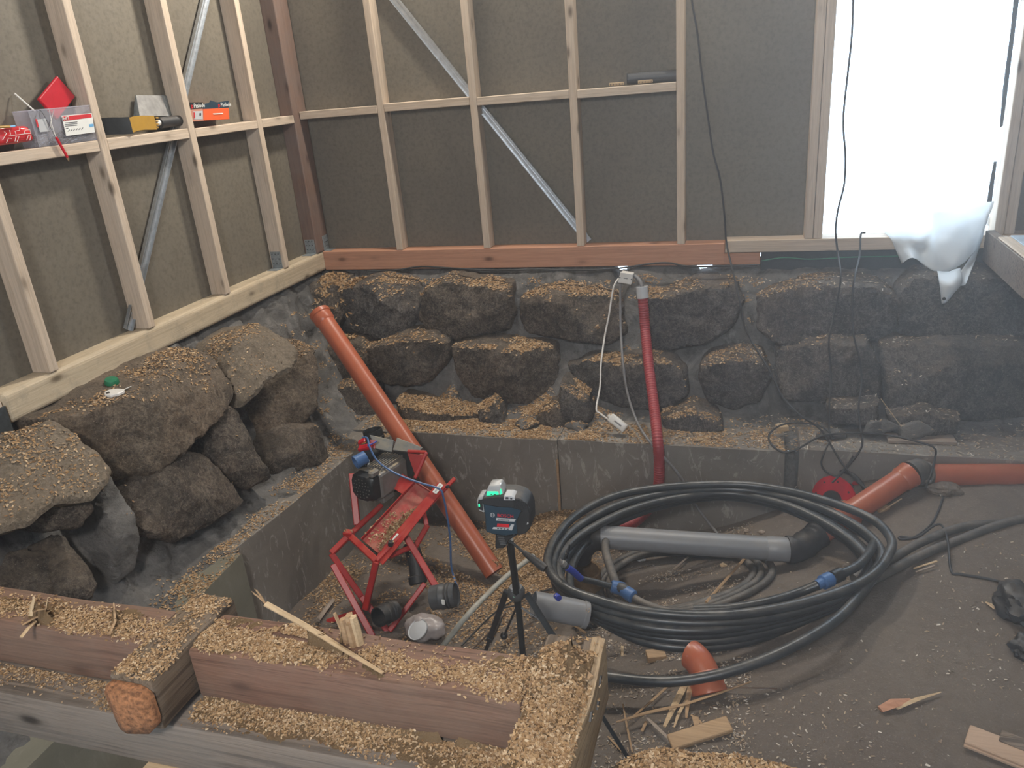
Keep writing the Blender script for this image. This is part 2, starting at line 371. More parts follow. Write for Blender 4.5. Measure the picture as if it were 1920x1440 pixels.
def catmull(pts, sub=8, closed=False):
    P = [np.array(p, float) for p in pts]; n = len(P); out = []
    rng = range(n) if closed else range(n-1)
    for i in rng:
        p0 = P[(i-1) % n] if closed or i > 0 else 2*P[0]-P[1]
        p1 = P[i]; p2 = P[(i+1) % n]
        p3 = P[(i+2) % n] if closed or i+2 < n else 2*P[-1]-P[-2]
        for k in range(sub):
            t = k/sub
            out.append(0.5*((2*p1)+(-p0+p2)*t+(2*p0-5*p1+4*p2-p3)*t*t+(-p0+3*p1-3*p2+p3)*t**3))
    if not closed: out.append(P[-1])
    return out
def sweep(pts, r, n=10, closed=False, radii=None):
    """a round tube along pts, parallel-transport frames; returns verts, faces"""
    P = [V3(p) for p in pts]; m = len(P); T = []
    for i in range(m):
        a = P[(i-1) % m] if closed or i > 0 else P[i]; b = P[(i+1) % m] if closed or i < m-1 else P[i]
        T.append((b-a).normalized())
    nrm = T[0].orthogonal().normalized(); vs = []; fs = []
    for i in range(m):
        nrm = (nrm - T[i]*nrm.dot(T[i])).normalized(); bn = T[i].cross(nrm)
        rr = radii[i] if radii is not None else r
        for k in range(n):
            a = 2*math.pi*k/n; vs.append(P[i] + (nrm*math.cos(a)+bn*math.sin(a))*rr)
    for i in range(m if closed else m-1):
        j = (i+1) % m
        for k in range(n):
            k2 = (k+1) % n; fs.append((i*n+k, i*n+k2, j*n+k2, j*n+k))
    if not closed:
        fs.append(tuple(range(n-1, -1, -1))); fs.append(tuple((m-1)*n+k for k in range(n)))
    return vs, fs
def tube(name, pts, r, mat, parent=None, n=10, sub=8, closed=False):
    v, f = sweep(catmull(pts, sub, closed) if sub else pts, r, n, closed); return mesh(name, v, f, mat, parent, True, None, 50)
def pipe_bm(a, b, r, wall=0.004, n=28, bm=None):
    """an open-ended hollow pipe"""
    a, b = V3(a), V3(b); m = Matrix.Translation(a) @ basis(a, b); L = (b-a).length; ri = r-wall
    prof = [(r, 0), (r, L), (ri, L), (ri, 0)]
    b2 = bm or bmesh.new(); rings = []
    for rr, z in prof:
        rings.append([b2.verts.new(m @ Vector((rr*math.cos(2*math.pi*k/n), rr*math.sin(2*math.pi*k/n), z))) for k in range(n)])
    for i in range(4):
        A, B = rings[i], rings[(i+1) % 4]
        for k in range(n): b2.faces.new((A[k], A[(k+1) % n], B[(k+1) % n], B[k]))
    return b2
def lathe_bm(a, axis, prof, n=28, bm=None):
    """prof: (radius, distance along axis)"""
    a = V3(a); m = Matrix.Translation(a) @ basis(a, a+V3(axis)); b2 = bm or bmesh.new(); rings = []
    for rr, z in prof:
        rings.append([b2.verts.new(m @ Vector((max(rr, 1e-4)*math.cos(2*math.pi*k/n), max(rr, 1e-4)*math.sin(2*math.pi*k/n), z))) for k in range(n)])
    for A, B in zip(rings[:-1], rings[1:]):
        for k in range(n): b2.faces.new((A[k], A[(k+1) % n], B[(k+1) % n], B[k]))
    return b2
def lathe(name, a, axis, prof, mat, parent=None, n=28, sharp=35):
    return mesh(name, None, None, mat, parent, True, lathe_bm(a, axis, prof, n), sharp)
def prism_bm(poly, d, bev=0.0, bm=None):
    """closed 3D polygon extruded by vector d"""
    b2 = bmesh.new(); A = [b2.verts.new(V3(p)) for p in poly]; B = [b2.verts.new(V3(p)+V3(d)) for p in poly]; n = len(poly)
    b2.faces.new(A); b2.faces.new(B[::-1])
    for i in range(n): b2.faces.new((A[i], B[i], B[(i+1) % n], A[(i+1) % n]))
    bmesh.ops.recalc_face_normals(b2, faces=b2.faces[:])
    if bev: bmesh.ops.bevel(b2, geom=b2.edges[:], offset=bev, segments=1, affect='EDGES')
    if bm is None: return b2
    me = bpy.data.meshes.new('t'); b2.to_mesh(me); b2.free(); bm.from_mesh(me); bpy.data.meshes.remove(me); return bm
def prism(name, poly, d, mat, parent=None, bev=0.0): return mesh(name, None, None, mat, parent, bm=prism_bm(poly, d, bev))
def text(name, body, size, origin, xdir, ydir, mat, parent, depth=0.0006, align='LEFT', shear=0.0):
    cu = bpy.data.curves.new(name, 'FONT'); cu.body = body; cu.size = size; cu.extrude = depth; cu.align_x = align; cu.resolution_u = 2; cu.shear = shear
    t = bpy.data.objects.new('t', cu); me = bpy.data.meshes.new_from_object(t); bpy.data.objects.remove(t); bpy.data.curves.remove(cu)
    x = V3(xdir).normalized(); z = x.cross(V3(ydir)).normalized(); y = z.cross(x)
    m = Matrix((x, y, z)).transposed().to_4x4(); m.translation = V3(origin)
    me.transform(m)
    bm = bmesh.new(); bm.from_mesh(me); bpy.data.meshes.remove(me)
    return mesh(name, None, None, mat, parent, bm=bm)
def fbm(p, f, o=4): return noise.fractal(Vector((p[0]*f, p[1]*f, p[2]*f)), 1.0, 2.0, o)
# ------------------------------------------------------------------ room shell
ZT = 2.9                                                # underside of the roof
def panel_run(parent, name, joints, fixed_axis, f0, f1, z0, z1):
    for a, b in zip(joints[:-1], joints[1:]):
        lo = [0, 0, z0]; hi = [0, 0, z1]; ax = 1-fixed_axis
        lo[ax] = a+0.002; hi[ax] = b-0.002; lo[fixed_axis] = f0; hi[fixed_axis] = f1
        box(name, lo, hi, M['board'], parent, 0.002)
wall_left = struct('wall_left', (0, 0, 0), 'timber stud wall lined with brown fibreboard above the left stones')
wall_back = struct('wall_back', (0, 0, 0), 'timber stud wall lined with dark fibreboard beside the bright opening')
panel_run(wall_left, 'panel', [-6.6, -5.277, -4.057, -2.847, -1.652, -0.437, 0.10], 0, -0.125, -0.097, -0.10, ZT)
panel_run(wall_back, 'panel', [-0.1, 1.17, 2.368, 3.04], 1, 0.097, 0.125, -0.08, ZT)
panel_run(wall_back, 'panel', [4.06, 5.28, 6.2], 1, 0.097, 0.125, -0.08, ZT)
box('panel', (3.04, 0.097, 2.25), (4.06, 0.125, ZT), M['board'], wall_back, 0.002)
LS = [0.605-0.608*k for k in range(12)]
left_studs = [-0.46, -1.067, -1.675, -2.265, -2.87, -3.48, -4.08, -4.69, -5.3, -5.9]
for y in left_studs:
    box('stud', (-0.097, y, 0.0 if y > -2.5 else -0.03), (0.0, y+0.046, ZT), M['spruce_z'], wall_left, 0.004, 2)
prev = -0.065
for y in left_studs:
    box('noggin', (-0.097, y+0.047, 0.829), (-0.002+0.003*math.sin(y*9), prev-0.001, 0.876+0.003*math.sin(y*7)), M['spruce_y'], wall_left, 0.003); prev = y
box('corner_post', (-0.1, -0.062, 0.0), (0.0, 0.096, ZT), M['red_z'], wall_left, 0.008, 2)
o = box('sill_plate', (-0.14, -2.50, -0.128), (0.0, 0.125, 0.0), M['sill_y'], wall_left, 0.022, 4); o['label'] = 'pale round-edged timber sill on the left stones'
o = box('old_sill', (-0.14, -5.2, -0.15), (-0.005, -2.505, -0.022), M['spruce_y'], wall_left, 0.006); o['label'] = 'older sill timber with black felt face'
box('felt_strip', (-0.006, -4.6, -0.165), (0.003, -2.503, -0.045), M['bitumen'], wall_left, 0.001)
def profile(name, a, b, nrm, w, parent):
    """galvanised channel: web and two turned flanges"""
    a, b = V3(a), V3(b); ax = (b-a).normalized(); n = V3(nrm); s = ax.cross(n).normalized()
    bm = bar_bm(a, b, w, 0.002, nrm, 0)
    for k in (-1, 1): bar_bm(a+s*w/2*k+n*0.008, b+s*w/2*k+n*0.008, 0.003, 0.018, nrm, 0, bm)
    bar_bm(a+n*0.003, b+n*0.003, 0.006, 0.006, nrm, 0, bm)
    return mesh(name, None, None, M['galv'], parent, bm=bm)
e = X(384, -6, -0.083); e2 = X(238, 618, -0.083); d = (e-e2)/np.linalg.norm(e-e2)
profile('steel_brace', e2, e+d*0.9, (1, 0, 0), 0.044, wall_left)
e = Y(741, 0, 0.083); e2 = Y(1104, 452, 0.083); d = (e-e2)/np.linalg.norm(e-e2)
profile('steel_brace', e2, e+d*1.0, (0, -1, 0), 0.044, wall_back)
def angle_bracket(name, lo1, hi1, lo2, hi2, parent, mat, holes, hn):
    bm = box_bm(lo1, hi1, 0.001); box_bm(lo2, hi2, 0.001, 1, bm)
    o = mesh(name, None, None, mat, parent, bm=bm)
    for h in holes: cyl('nail_hole', V3(h), V3(h)+V3(hn)*0.0015, 0.0035, M['black_pl'], o, n=8)
    return o
angle_bracket('angle_bracket', (-0.088, -0.464, 0.0), (-0.018, -0.461, 0.105), (-0.088, -0.53, 0.0), (-0.018, -0.461, 0.003), wall_left, M['galv_dull'],
              [(-0.075+0.022*(k % 3), -0.464, 0.03+0.03*(k//3)) for k in range(9)], (0, -1, 0))
angle_bracket('angle_bracket', (-0.085, -0.066, 0.0), (-0.012, -0.063, 0.095), (-0.085, -0.13, 0.0), (-0.012, -0.063, 0.003), wall_left, M['galv_dull'],
              [(-0.072+0.022*(k % 3), -0.066, 0.03+0.028*(k//3)) for k in range(9)], (0, -1, 0))
angle_bracket('angle_bracket', (0.001, 0.02, 0.0), (0.004, 0.09, 0.10), (0.001, 0.02, 0.0), (0.05, 0.09, 0.003), wall_left, M['galv_dull'],
              [(0.004, 0.035+0.02*(k % 3), 0.03+0.028*(k//3)) for k in range(6)], (1, 0, 0))
# back wall framing
back_studs = [0.546, 1.148, 1.748, 2.345]
for x in back_studs: box('stud', (x, 0.0, 0.0), (x+0.045, 0.096, ZT), M['spruce_z'], wall_back, 0.004, 2)
box('stud', (-0.002, 0.097, 0.0), (0.0, 0.098, ZT), M['spruce_z'], wall_back, 0)
prev = 0.003
for x, dz in zip(back_studs, (0.0, 0.006, 0.0, -0.004)):
    box('noggin', (prev, -0.001, 0.846+dz), (x-0.001, 0.096, 0.892+dz), M['spruce_x'], wall_back, 0.003); prev = x+0.046
for x in (3.040, 3.088, 3.967, 4.015): box('jamb_stud', (x, -0.012, 0.018), (x+0.0455, 0.110, ZT), M['spruce_z'], wall_back, 0.003)
for x in (4.66, 5.26): box('stud', (x, 0.0, 0.018), (x+0.045, 0.096, ZT), M['spruce_z'], wall_back, 0.004)
box('lintel', (3.135, 0.0, 2.25), (3.966, 0.11, 2.45), M['spruce_x'], wall_back, 0.003)
bm = box_bm((-0.002, 0.0, -0.127), (2.615, 0.11, 0.0), 0.004); box_bm((2.60, 0.001, -0.1265), (2.812, 0.109, -0.058), 0.003, 1, bm)
o = mesh('sill_plate', None, None, M['red_x'], wall_back, bm=bm); o['label'] = 'reddish timber sill on the back stones'
o = box('door_sill', (2.618, -0.014, -0.052), (4.9, 0.12, 0.017), M['spruce_x'], wall_back, 0.003); o['label'] = 'pale timber sill under the bright opening'
box('felt_strip', (2.815, 0.012, -0.21), (6.2, 0.10, -0.054), M['bitumen'], wall_back, 0.002)
# roof, right wall, front wall and its window: outside the frame, they keep the daylight where it belongs
roof = mesh('ceiling', None, None, M['board'], None, bm=box_bm((-0.12, -6.7, ZT), (6.3, 0.14, ZT+0.1))); roof['kind'] = 'structure'
wr = mesh('wall_right', None, None, M['board'], None, bm=box_bm((6.2, -6.7, -1.8), (6.3, 0.14, ZT))); wr['kind'] = 'structure'
bm = box_bm((-0.12, -6.7, -1.8), (1.6, -6.6, ZT)); box_bm((3.6, -6.7, -1.8), (6.3, -6.6, ZT), 0, 1, bm); box_bm((1.6, -6.7, -1.8), (3.6, -6.6, 0.2), 0, 1, bm); box_bm((1.6, -6.7, 2.1), (3.6, -6.6, ZT), 0, 1, bm)
box('leak_backing', (-0.15, -6.6, -0.3), (-0.126, 0.16, ZT), M['board'], wall_left, 0)  # unseen backing, added to stop daylight leaking through the panel joints
box('leak_backing', (-0.15, 0.126, -0.08), (3.05, 0.15, ZT), M['board'], wall_back, 0); box('leak_backing', (4.05, 0.126, -0.08), (6.3, 0.15, ZT), M['board'], wall_back, 0)
wf = mesh('wall_front', None, None, M['board'], None, bm=bm); wf['kind'] = 'structure'
# torn black felt strip and white insulation hanging at the right edge of the opening
pts = [Y(1908, -20, 0.16), Y(1899, 60, 0.17), Y(1885, 170, 0.17), Y(1877, 240, 0.16)]
prism('felt_strip', [pts[0]+(-.012, 0, 0), pts[1]+(-.010, 0, 0), pts[2]+(-.012, 0, 0), pts[3]+(-.006, 0, 0), pts[3]+(.008, 0, .01), pts[2]+(.010, 0, 0), pts[0]+(.012, 0, 0)], (0, 0.004, 0), M['bitumen'], wall_back)
pts = [Y(1866, 303, 0.15), Y(1860, 340, 0.15), Y(1853, 395, 0.15)]
prism('felt_strip', [pts[0]+(-.006, 0, 0), pts[1]+(-.009, 0, 0), pts[2]+(-.012, 0, 0), pts[2]+(.012, 0, -.01), pts[0]+(.008, 0, 0)], (0, 0.004, 0), M['bitumen'], wall_back)

# ------------------------------------------------------------------ stone foundations
from mathutils.geometry import delaunay_2d_cdt
def vf(q):
    d = noise.voronoi(q)[0]; return d[1]-d[0]
def rock(parent, outline, plane, back, bulge=0.035, amp=0.016, seed=0, mat='stone', shrink=0.86, n=0, grow=1.085, name='stone', step=None, creases=(), facets=6):
    """outline: photo pixels round the stone's face on a plane (P, N); back: vector into the wall;
    creases: photo-pixel lines; the face falls away on their left-hand side"""
    P, N = plane; N = V3(N).normalized(); back = V3(back); P = V3(P)
    e1 = N.cross(Vector((0, 0, 1))).normalized(); e1 = -e1 if e1.dot(V3(_r)) < 0 else e1; e2 = N.cross(e1)
    e2 = -e2 if e2.z < 0 else e2
    def uv(x, y):
        q = V3(PL(x, y, P, N))-P; return np.array([q.dot(e1), q.dot(e2)])
    Q = np.array([uv(x, y) for x, y in outline])
    c = Q.mean(0); Q = c+(Q-c)*grow
    size = math.sqrt(np.ptp(Q[:, 0])*np.ptp(Q[:, 1])); step = step or min(0.016, max(0.006, size/22))
    B = []
    m = len(Q)
    for i in range(m):
        a, b_ = Q[i], Q[(i+1) % m]; k = max(1, int(np.linalg.norm(b_-a)/(step*1.1)))
        for j in range(k): B.append(a+(b_-a)*j/k)
    B = np.array(B)
    for _ in range(1): B = 0.5*B+0.25*np.roll(B, 1, 0)+0.25*np.roll(B, -1, 0)
    sv = Vector((seed*3.17, seed*1.31, seed*2.3))
    B = np.array([p+(p-c)/max(1e-6, np.linalg.norm(p-c))*(noise.noise(Vector((p[0], p[1], 0))*16+sv)*0.012+noise.noise(Vector((p[0], p[1], 0))*50+sv)*0.005)*min(1, size/0.2) for p in B])
    nb = len(B)
    lo, hi = B.min(0), B.max(0); G = []
    gx, gy = np.arange(lo[0], hi[0], step), np.arange(lo[1], hi[1], step*0.87)
    rg = np.random.default_rng(seed+1)
    for j, y in enumerate(gy):
        for x in gx+(step/2 if j % 2 else 0): G.append((x+rg.normal()*step*.12, y+rg.normal()*step*.12))
    G = np.array(G)
    x0, y0, x1, y1 = B[:, 0], B[:, 1], np.roll(B[:, 0], -1), np.roll(B[:, 1], -1)
    ins = (((y0 > G[:, 1, None]) != (y1 > G[:, 1, None])) & (G[:, 0, None] < (x1-x0)*(G[:, 1, None]-y0)/(y1-y0+1e-12)+x0)).sum(1) % 2 == 1
    G = G[ins]; d = np.sqrt(((G[:, None, :]-B[None])**2).sum(-1)).min(1); G = G[d > step*0.6]; d = d[d > step*0.6]
    allp = np.vstack([B, G]); dist = np.concatenate([np.zeros(nb), d])
    tv, te, tf, ov, oe, of = delaunay_2d_cdt([Vector(p) for p in allp], [(i, (i+1) % nb) for i in range(nb)], [list(range(nb))], 1, 1e-6)
    rr = random.Random(seed*31+5); fac = []
    for _ in range(facets):
        an = rr.uniform(0, 2*math.pi); sl = rr.uniform(0.10, 0.55); g = np.array([math.cos(an), math.sin(an)])*sl
        fac.append((g, rr.uniform(0.25, 0.8)*size*0.5*sl+0.004))
    cr = []
    for (xa, ya), (xb, yb), sl in creases:
        pa, pb = uv(xa, ya), uv(xb, yb); t_ = pb-pa; nl = np.array([t_[1], -t_[0]])/np.linalg.norm(t_)
        ref = uv((xa+xb)/2-40, (ya+yb)/2)-pa                     # the picture's left side of the line
        if nl@ref < 0: nl = -nl
        cr.append((pa, nl, sl))
    V = []; edge = min(0.020, size*0.09)
    for i, q2 in enumerate(tv):
        p2 = np.array([q2.x, q2.y]); w = P+e1*p2[0]+e2*p2[1]; q = w+sv
        dd = float(np.sqrt(((B-p2)**2).sum(1)).min()); t = min(1, dd/edge)
        h = bulge*(1-(1-t)**1.6)
        pl = min(min(float(g@(p2-c))+k for g, k in fac), bulge*0.9)
        for pa, nl, sl in cr: pl = min(pl, bulge*0.9-sl*float(nl@(p2-pa)))
        rel = noise.fractal(q*5, 1.0, 2.0, 2)*0.45+noise.fractal(q*20, 0.9, 2.1, 5)*0.30+min(0.6, vf(q*5.5))*0.9-0.25+min(0.5, vf(q*14))*0.25
        V.append(w+N*(h-bulge*0.9+pl+rel*amp))
    F = [tuple(f) for f in tf]
    bi = {}                                    # boundary vertices -> first ring
    bm = bmesh.new(); bv = [bm.verts.new(v) for v in V]
    for f in F:
        try: bm.faces.new([bv[k] for k in f])
        except ValueError: pass
    rim = [e for e in bm.edges if len(e.link_faces) == 1]
    cw = P+e1*c[0]+e2*c[1]
    prev = {v: v for e in rim for v in e.verts}
    for dk, s in ((0.10, 1.0), (0.35, 0.99), (0.7, 0.95), (1.0, shrink)):
        new = {}
        for v0, v in prev.items():
            o_ = v0.co-cw; q = cw+o_*s+back*dk; q += o_.normalized()*(noise.noise((q+sv)*8)*0.014+noise.noise((q+sv)*28)*0.006)*min(1, size/0.2)
            new[v0] = bm.verts.new(q)
        for e in rim:
            a, b_ = e.verts; bm.faces.new((prev[a], prev[b_], new[b_], new[a]))
        prev = new
    lastring = [(prev[e.verts[0]], prev[e.verts[1]]) for e in rim]; cv = bm.verts.new(cw+back)
    for a, b_ in lastring: bm.faces.new((a, b_, cv))
    bmesh.ops.recalc_face_normals(bm, faces=bm.faces[:])
    return mesh(name, None, None, M[mat], parent, True, bm, 32)
def sheet_grid(name, rows, cols, f, mat, parent=None, smooth=True, kind=None):
    vs = [f(i/(rows-1), j/(cols-1)) for i in range(rows) for j in range(cols)]
    fs = [(i*cols+j, i*cols+j+1, (i+1)*cols+j+1, (i+1)*cols+j) for i in range(rows-1) for j in range(cols-1)]
    o = mesh(name, vs, fs, mat, parent, smooth)
    if kind: o['kind'] = kind
    return o
def interp(prof, t):
    t *= len(prof)-1; i = min(int(t), len(prof)-2); f = t-i
    return [a+(b-a)*f for a, b in zip(prof[i], prof[i+1])]
fb = struct('foundation_back', (0, 0, -0.95), 'dark rubble stone foundation under the back wall')
BP = [(0.11, -0.105), (0.04, -0.13), (0.0, -0.17), (-0.06, -0.24), (-0.11, -0.33), (-0.15, -0.45), (-0.17, -0.57), (-0.24, -0.62), (-0.29, -0.71), (-0.325, -0.81), (-0.37, -0.89), (-0.50, -0.945), (-0.66, -0.975)]
def back_mortar(u, w):
    y, z = interp(BP, u); x = -0.15+6.4*w
    k = noise.noise(Vector((x*3.1, z*5, 1.0)))*0.018+noise.fractal(Vector((x*9, z*9, y*9)), 1.0, 2.0, 5)*0.014
    g = max(0.0, 1-abs(x-2.01)/0.055)+max(0.0, 1-abs(x-2.50)/0.10)*0.8
    if y > -0.12: z -= 0.075*min(1, g*1.6)*(1+0.4*noise.noise(Vector((x*30, y*20, 0))))
    return (x, y-k, z+k*0.35)
sheet_grid('mortar', 56, 330, back_mortar, M['mortar'], fb)
BK = (0, 0.30, 0.02)
C1, C2, C3 = ((0, -0.25, 0), (0, -1, 0.18)), ((0, -0.41, 0), (0, -1, 0.15)), ((0, -0.57, 0), (0, -1, 0.2))
C1 = ((0, -0.225, -0.35), (0, -1, 0.16)); C2 = ((0, -0.385, -0.68), (0, -1, 0.14)); C3 = ((0, -0.55, -0.88), (0, -1, 0.2))
BACK = [
 (C1, 'stone', [(492, 590), (535, 552), (590, 530), (634, 532), (640, 590), (612, 640), (556, 655), (520, 630)]),
 (C1, 'stone_cool', [(640, 545), (700, 530), (762, 534), (780, 560), (772, 602), (748, 630), (704, 634), (655, 617), (640, 585)]),
 (C1, 'stone', [(795, 548), (835, 528), (885, 536), (946, 543), (953, 590), (946, 620), (900, 629), (858, 636), (806, 627), (783, 600)]),
 (C1, 'stone', [(975, 560), (1012, 550), (1080, 552), (1142, 556), (1160, 582), (1166, 622), (1140, 644), (1060, 637), (985, 627), (975, 600)]),
 (C1, 'stone_cool', [(1218, 560), (1262, 552), (1312, 540), (1374, 536), (1388, 570), (1372, 612), (1322, 642), (1262, 657), (1218, 657)]),
 (C1, 'stone_cool', [(1428, 560), (1462, 548), (1540, 534), (1640, 540), (1682, 560), (1682, 612), (1650, 642), (1560, 643), (1470, 648), (1430, 622)]),
 (C1, 'stone_cool', [(1692, 548), (1722, 524), (1800, 514), (1882, 522), (1960, 540), (1960, 640), (1850, 648), (1740, 643), (1692, 622)]),
 (C2, 'stone', [(606, 652), (660, 642), (688, 660), (682, 712), (640, 722), (612, 702)]),
 (C2, 'stone', [(684, 655), (740, 640), (800, 636), (830, 648), (829, 680), (800, 716), (760, 724), (700, 717), (682, 692)]),
 (C2, 'stone', [(846, 655), (900, 650), (960, 657), (1024, 658), (1037, 682), (1032, 742), (1000, 766), (950, 766), (890, 747), (856, 706)]),
 (C2, 'stone_cool', [(1064, 692), (1100, 678), (1180, 682), (1250, 682), (1278, 702), (1281, 742), (1250, 772), (1180, 766), (1120, 752), (1080, 722)]),
 (C2, 'stone_cool', [(1320, 685), (1372, 674), (1430, 678), (1442, 712), (1422, 752), (1372, 772), (1330, 757), (1312, 712)]),
 (C2, 'stone_cool', [(1460, 662), (1520, 646), (1620, 645), (1642, 682), (1652, 752), (1560, 757), (1470, 752), (1460, 702)]),
 (C2, 'stone_cool', [(1662, 654), (1780, 645), (1960, 652), (1960, 785), (1780, 790), (1670, 772)]),
 (C3, 'stone', [(602, 737), (650, 722), (692, 742), (692, 792), (642, 818), (606, 800)]),
 (C3, 'stone', [(742, 752), (800, 768), (860, 778), (892, 772), (896, 800), (852, 810), (790, 806), (750, 784)]),
 (C3, 'stone_cool', [(894, 768), (926, 758), (946, 800), (900, 809)]),
 (C3, 'stone', [(1004, 778), (1040, 758), (1072, 772), (1062, 802), (1010, 806)]),
 (C3, 'stone_cool', [(1050, 722), (1100, 752), (1106, 790), (1072, 808), (1046, 782)]),
 (C3, 'stone_cool', [(1240, 785), (1300, 774), (1346, 788), (1352, 812), (1250, 816)]),
 (C3, 'stone_cool', [(1558, 764), (1650, 760), (1646, 796), (1562, 798)]),
 (C3, 'stone_cool', [(1672, 782), (1730, 770), (1800, 788), (1790, 815), (1690, 818)]),
]
for i, (pl, mt, ol) in enumerate(BACK):
    sm = pl is C3
    rock(fb, ol, pl, (0, 0.22, 0.015) if sm else (0, 0.30, 0.045), 0.022 if sm else 0.034, 0.014 if sm else 0.019, i+1, mt)
for k, (px, py, s) in enumerate([(1560, 812, 16), (1650, 800, 18), (1715, 808, 20), (985, 796, 12), (1080, 800, 12)]):
    rock(fb, [(px+s*math.cos(a)*1.7*(1+.3*math.sin(3*a+k)), py+s*math.sin(a)*0.8*(1+.3*math.cos(2*a+k))) for a in [j*math.pi/5 for j in range(10)]], ((0, -0.60, -0.9), (0, -1, 0.6)), (0, 0.08, -0.05), 0.02, 0.012, 40+k, 'mortar')
fl = struct('foundation_left', (0, 0, -0.95), 'brown rubble stone foundation under the left wall')
LP = [(-0.13, -0.13), (-0.04, -0.14), (0.0, -0.21), (0.05, -0.33), (0.10, -0.47), (0.16, -0.61), (0.24, -0.76), (0.32, -0.87), (0.42, -0.935), (0.52, -0.965)]
def left_mortar(u, w):
    x, z = interp(LP, u); y = 0.10-5.2*w
    k = noise.noise(Vector((y*3.1, z*5, 7.0)))*0.04+noise.fractal(Vector((x*10, z*10, y*10)), 1.0, 2.0, 5)*0.022-abs(noise.noise(Vector((y*6, z*6, 2))))*0.04+min(0.5, vf(Vector((x*7, y*7, z*7))))*0.05-0.01
    return (x+k, y, z+k*0.3)
sheet_grid('mortar', 46, 270, left_mortar, M['mortar'], fl)
LN = (0.95, -0.12, 0.22)
LEFT = [
 (((0.36, -2.5, -0.30), (0.62, -0.05, 0.78)), 'stone_tan', [(-60, 815), (0, 812), (60, 800), (104, 797), (150, 830), (200, 876), (192, 903), (168, 935), (100, 942), (60, 975), (-60, 990)], (-0.28, 0, -0.10)),
 (((0.31, -1.8, -0.25), LN), 'stone_brown', [(110, 772), (190, 768), (250, 735), (330, 690), (412, 662), (424, 700), (432, 746), (402, 790), (344, 840), (302, 880), (232, 892), (200, 872), (150, 828)], (-0.36, 0, 0.07)),
 (((0.31, -1.3, -0.22), (0.72, -0.25, 0.64)), 'stone_tan', [(425, 690), (436, 648), (490, 597), (526, 626), (556, 660), (546, 692), (502, 712), (482, 736), (456, 756), (441, 732)], (-0.30, 0.02, -0.02)),
 (((0.36, -1.0, -0.5), (0.85, -0.45, 0.20)), 'stone_brown', [(480, 742), (550, 688), (592, 653), (602, 692), (592, 762), (562, 802), (537, 846), (502, 842), (468, 790)], (-0.34, 0.10, 0.05)),
 (((0.40, -1.5, -0.6), LN), 'stone', [(394, 792), (432, 752), (452, 772), (482, 852), (506, 892), (470, 912), (420, 872)], (-0.26, 0, 0.02)),
 (((0.41, -1.9, -0.7), LN), 'stone', [(262, 885), (330, 842), (392, 852), (432, 892), (464, 938), (400, 978), (330, 1012), (270, 990), (236, 930)], (-0.30, 0, 0.03)),
 (((0.44, -1.2, -0.78), (0.9, -0.35, 0.2)), 'stone', [(498, 852), (560, 802), (606, 797), (626, 860), (572, 890), (520, 906), (500, 882)], (-0.26, 0.03, 0.02)),
 (((0.38, -2.6, -0.6), (0.9, -0.3, 0.1)), 'stone', [(60, 978), (100, 946), (165, 940), (176, 955), (150, 990), (90, 1000)], (-0.25, 0, 0.0)),
 (((0.40, -2.7, -0.75), (0.75, 0.35, 0.55)), 'stone', [(98, 1005), (130, 1000), (190, 1095), (176, 1112), (130, 1100)], (-0.22, -0.05, -0.08)),
 (((0.40, -2.3, -0.7), LN), 'mortar', [(196, 960), (206, 905), (222, 890), (240, 930), (262, 1000), (270, 1060), (245, 1090), (215, 1040)], (-0.2, 0, 0)),
 (((0.44, -2.9, -0.8), (0.6, -0.1, 0.8)), 'stone', [(-40, 1040), (0, 1030), (95, 1035), (120, 1075), (150, 1120), (60, 1150), (-60, 1150)], (-0.2, 0, -0.12)),
]
CRE = {1: [((190, 768), (206, 842), 0.9), ((206, 842), (232, 892), 0.7)], 3: [((552, 688), (540, 846), 0.55)], 4: [((432, 752), (482, 905), 0.35)], 5: [((330, 842), (300, 1000), 0.45)], 6: [((505, 905), (560, 802), 0.3)]}
for i, (pl, mt, ol, bk) in enumerate(LEFT): rock(fl, ol, pl, bk, 0.022 if mt == 'stone_tan' else 0.03, 0.010 if mt == 'stone_tan' else 0.016, 60+i, mt, shrink=0.9, creases=CRE.get(i, ()), facets=2 if mt == 'stone_tan' else 5)
for k, (px, py, s, dx) in enumerate([(285, 1075, 22, .45), (340, 1050, 18, .46), (225, 1105, 20, .46), (455, 940, 20, .45), (500, 918, 14, .46), (170, 1125, 20, .46), (300, 1110, 18, .48), (410, 1000, 18, .46), (385, 800, 20, .36), (210, 930, 20, .40), (405, 860, 14, .40)]):
    rock(fl, [(px+s*math.cos(a)*1.5*(1+.3*math.sin(3*a+k)), py+s*math.sin(a)*0.9*(1+.3*math.cos(2*a+k))) for a in [j*math.pi/5 for j in range(10)]], ((dx, 0, -0.9 if py > 900 else -0.5), (0.7, -.1, 0.7)), (-0.10, 0, -0.06), 0.028, 0.018, 90+k, 'mortar')

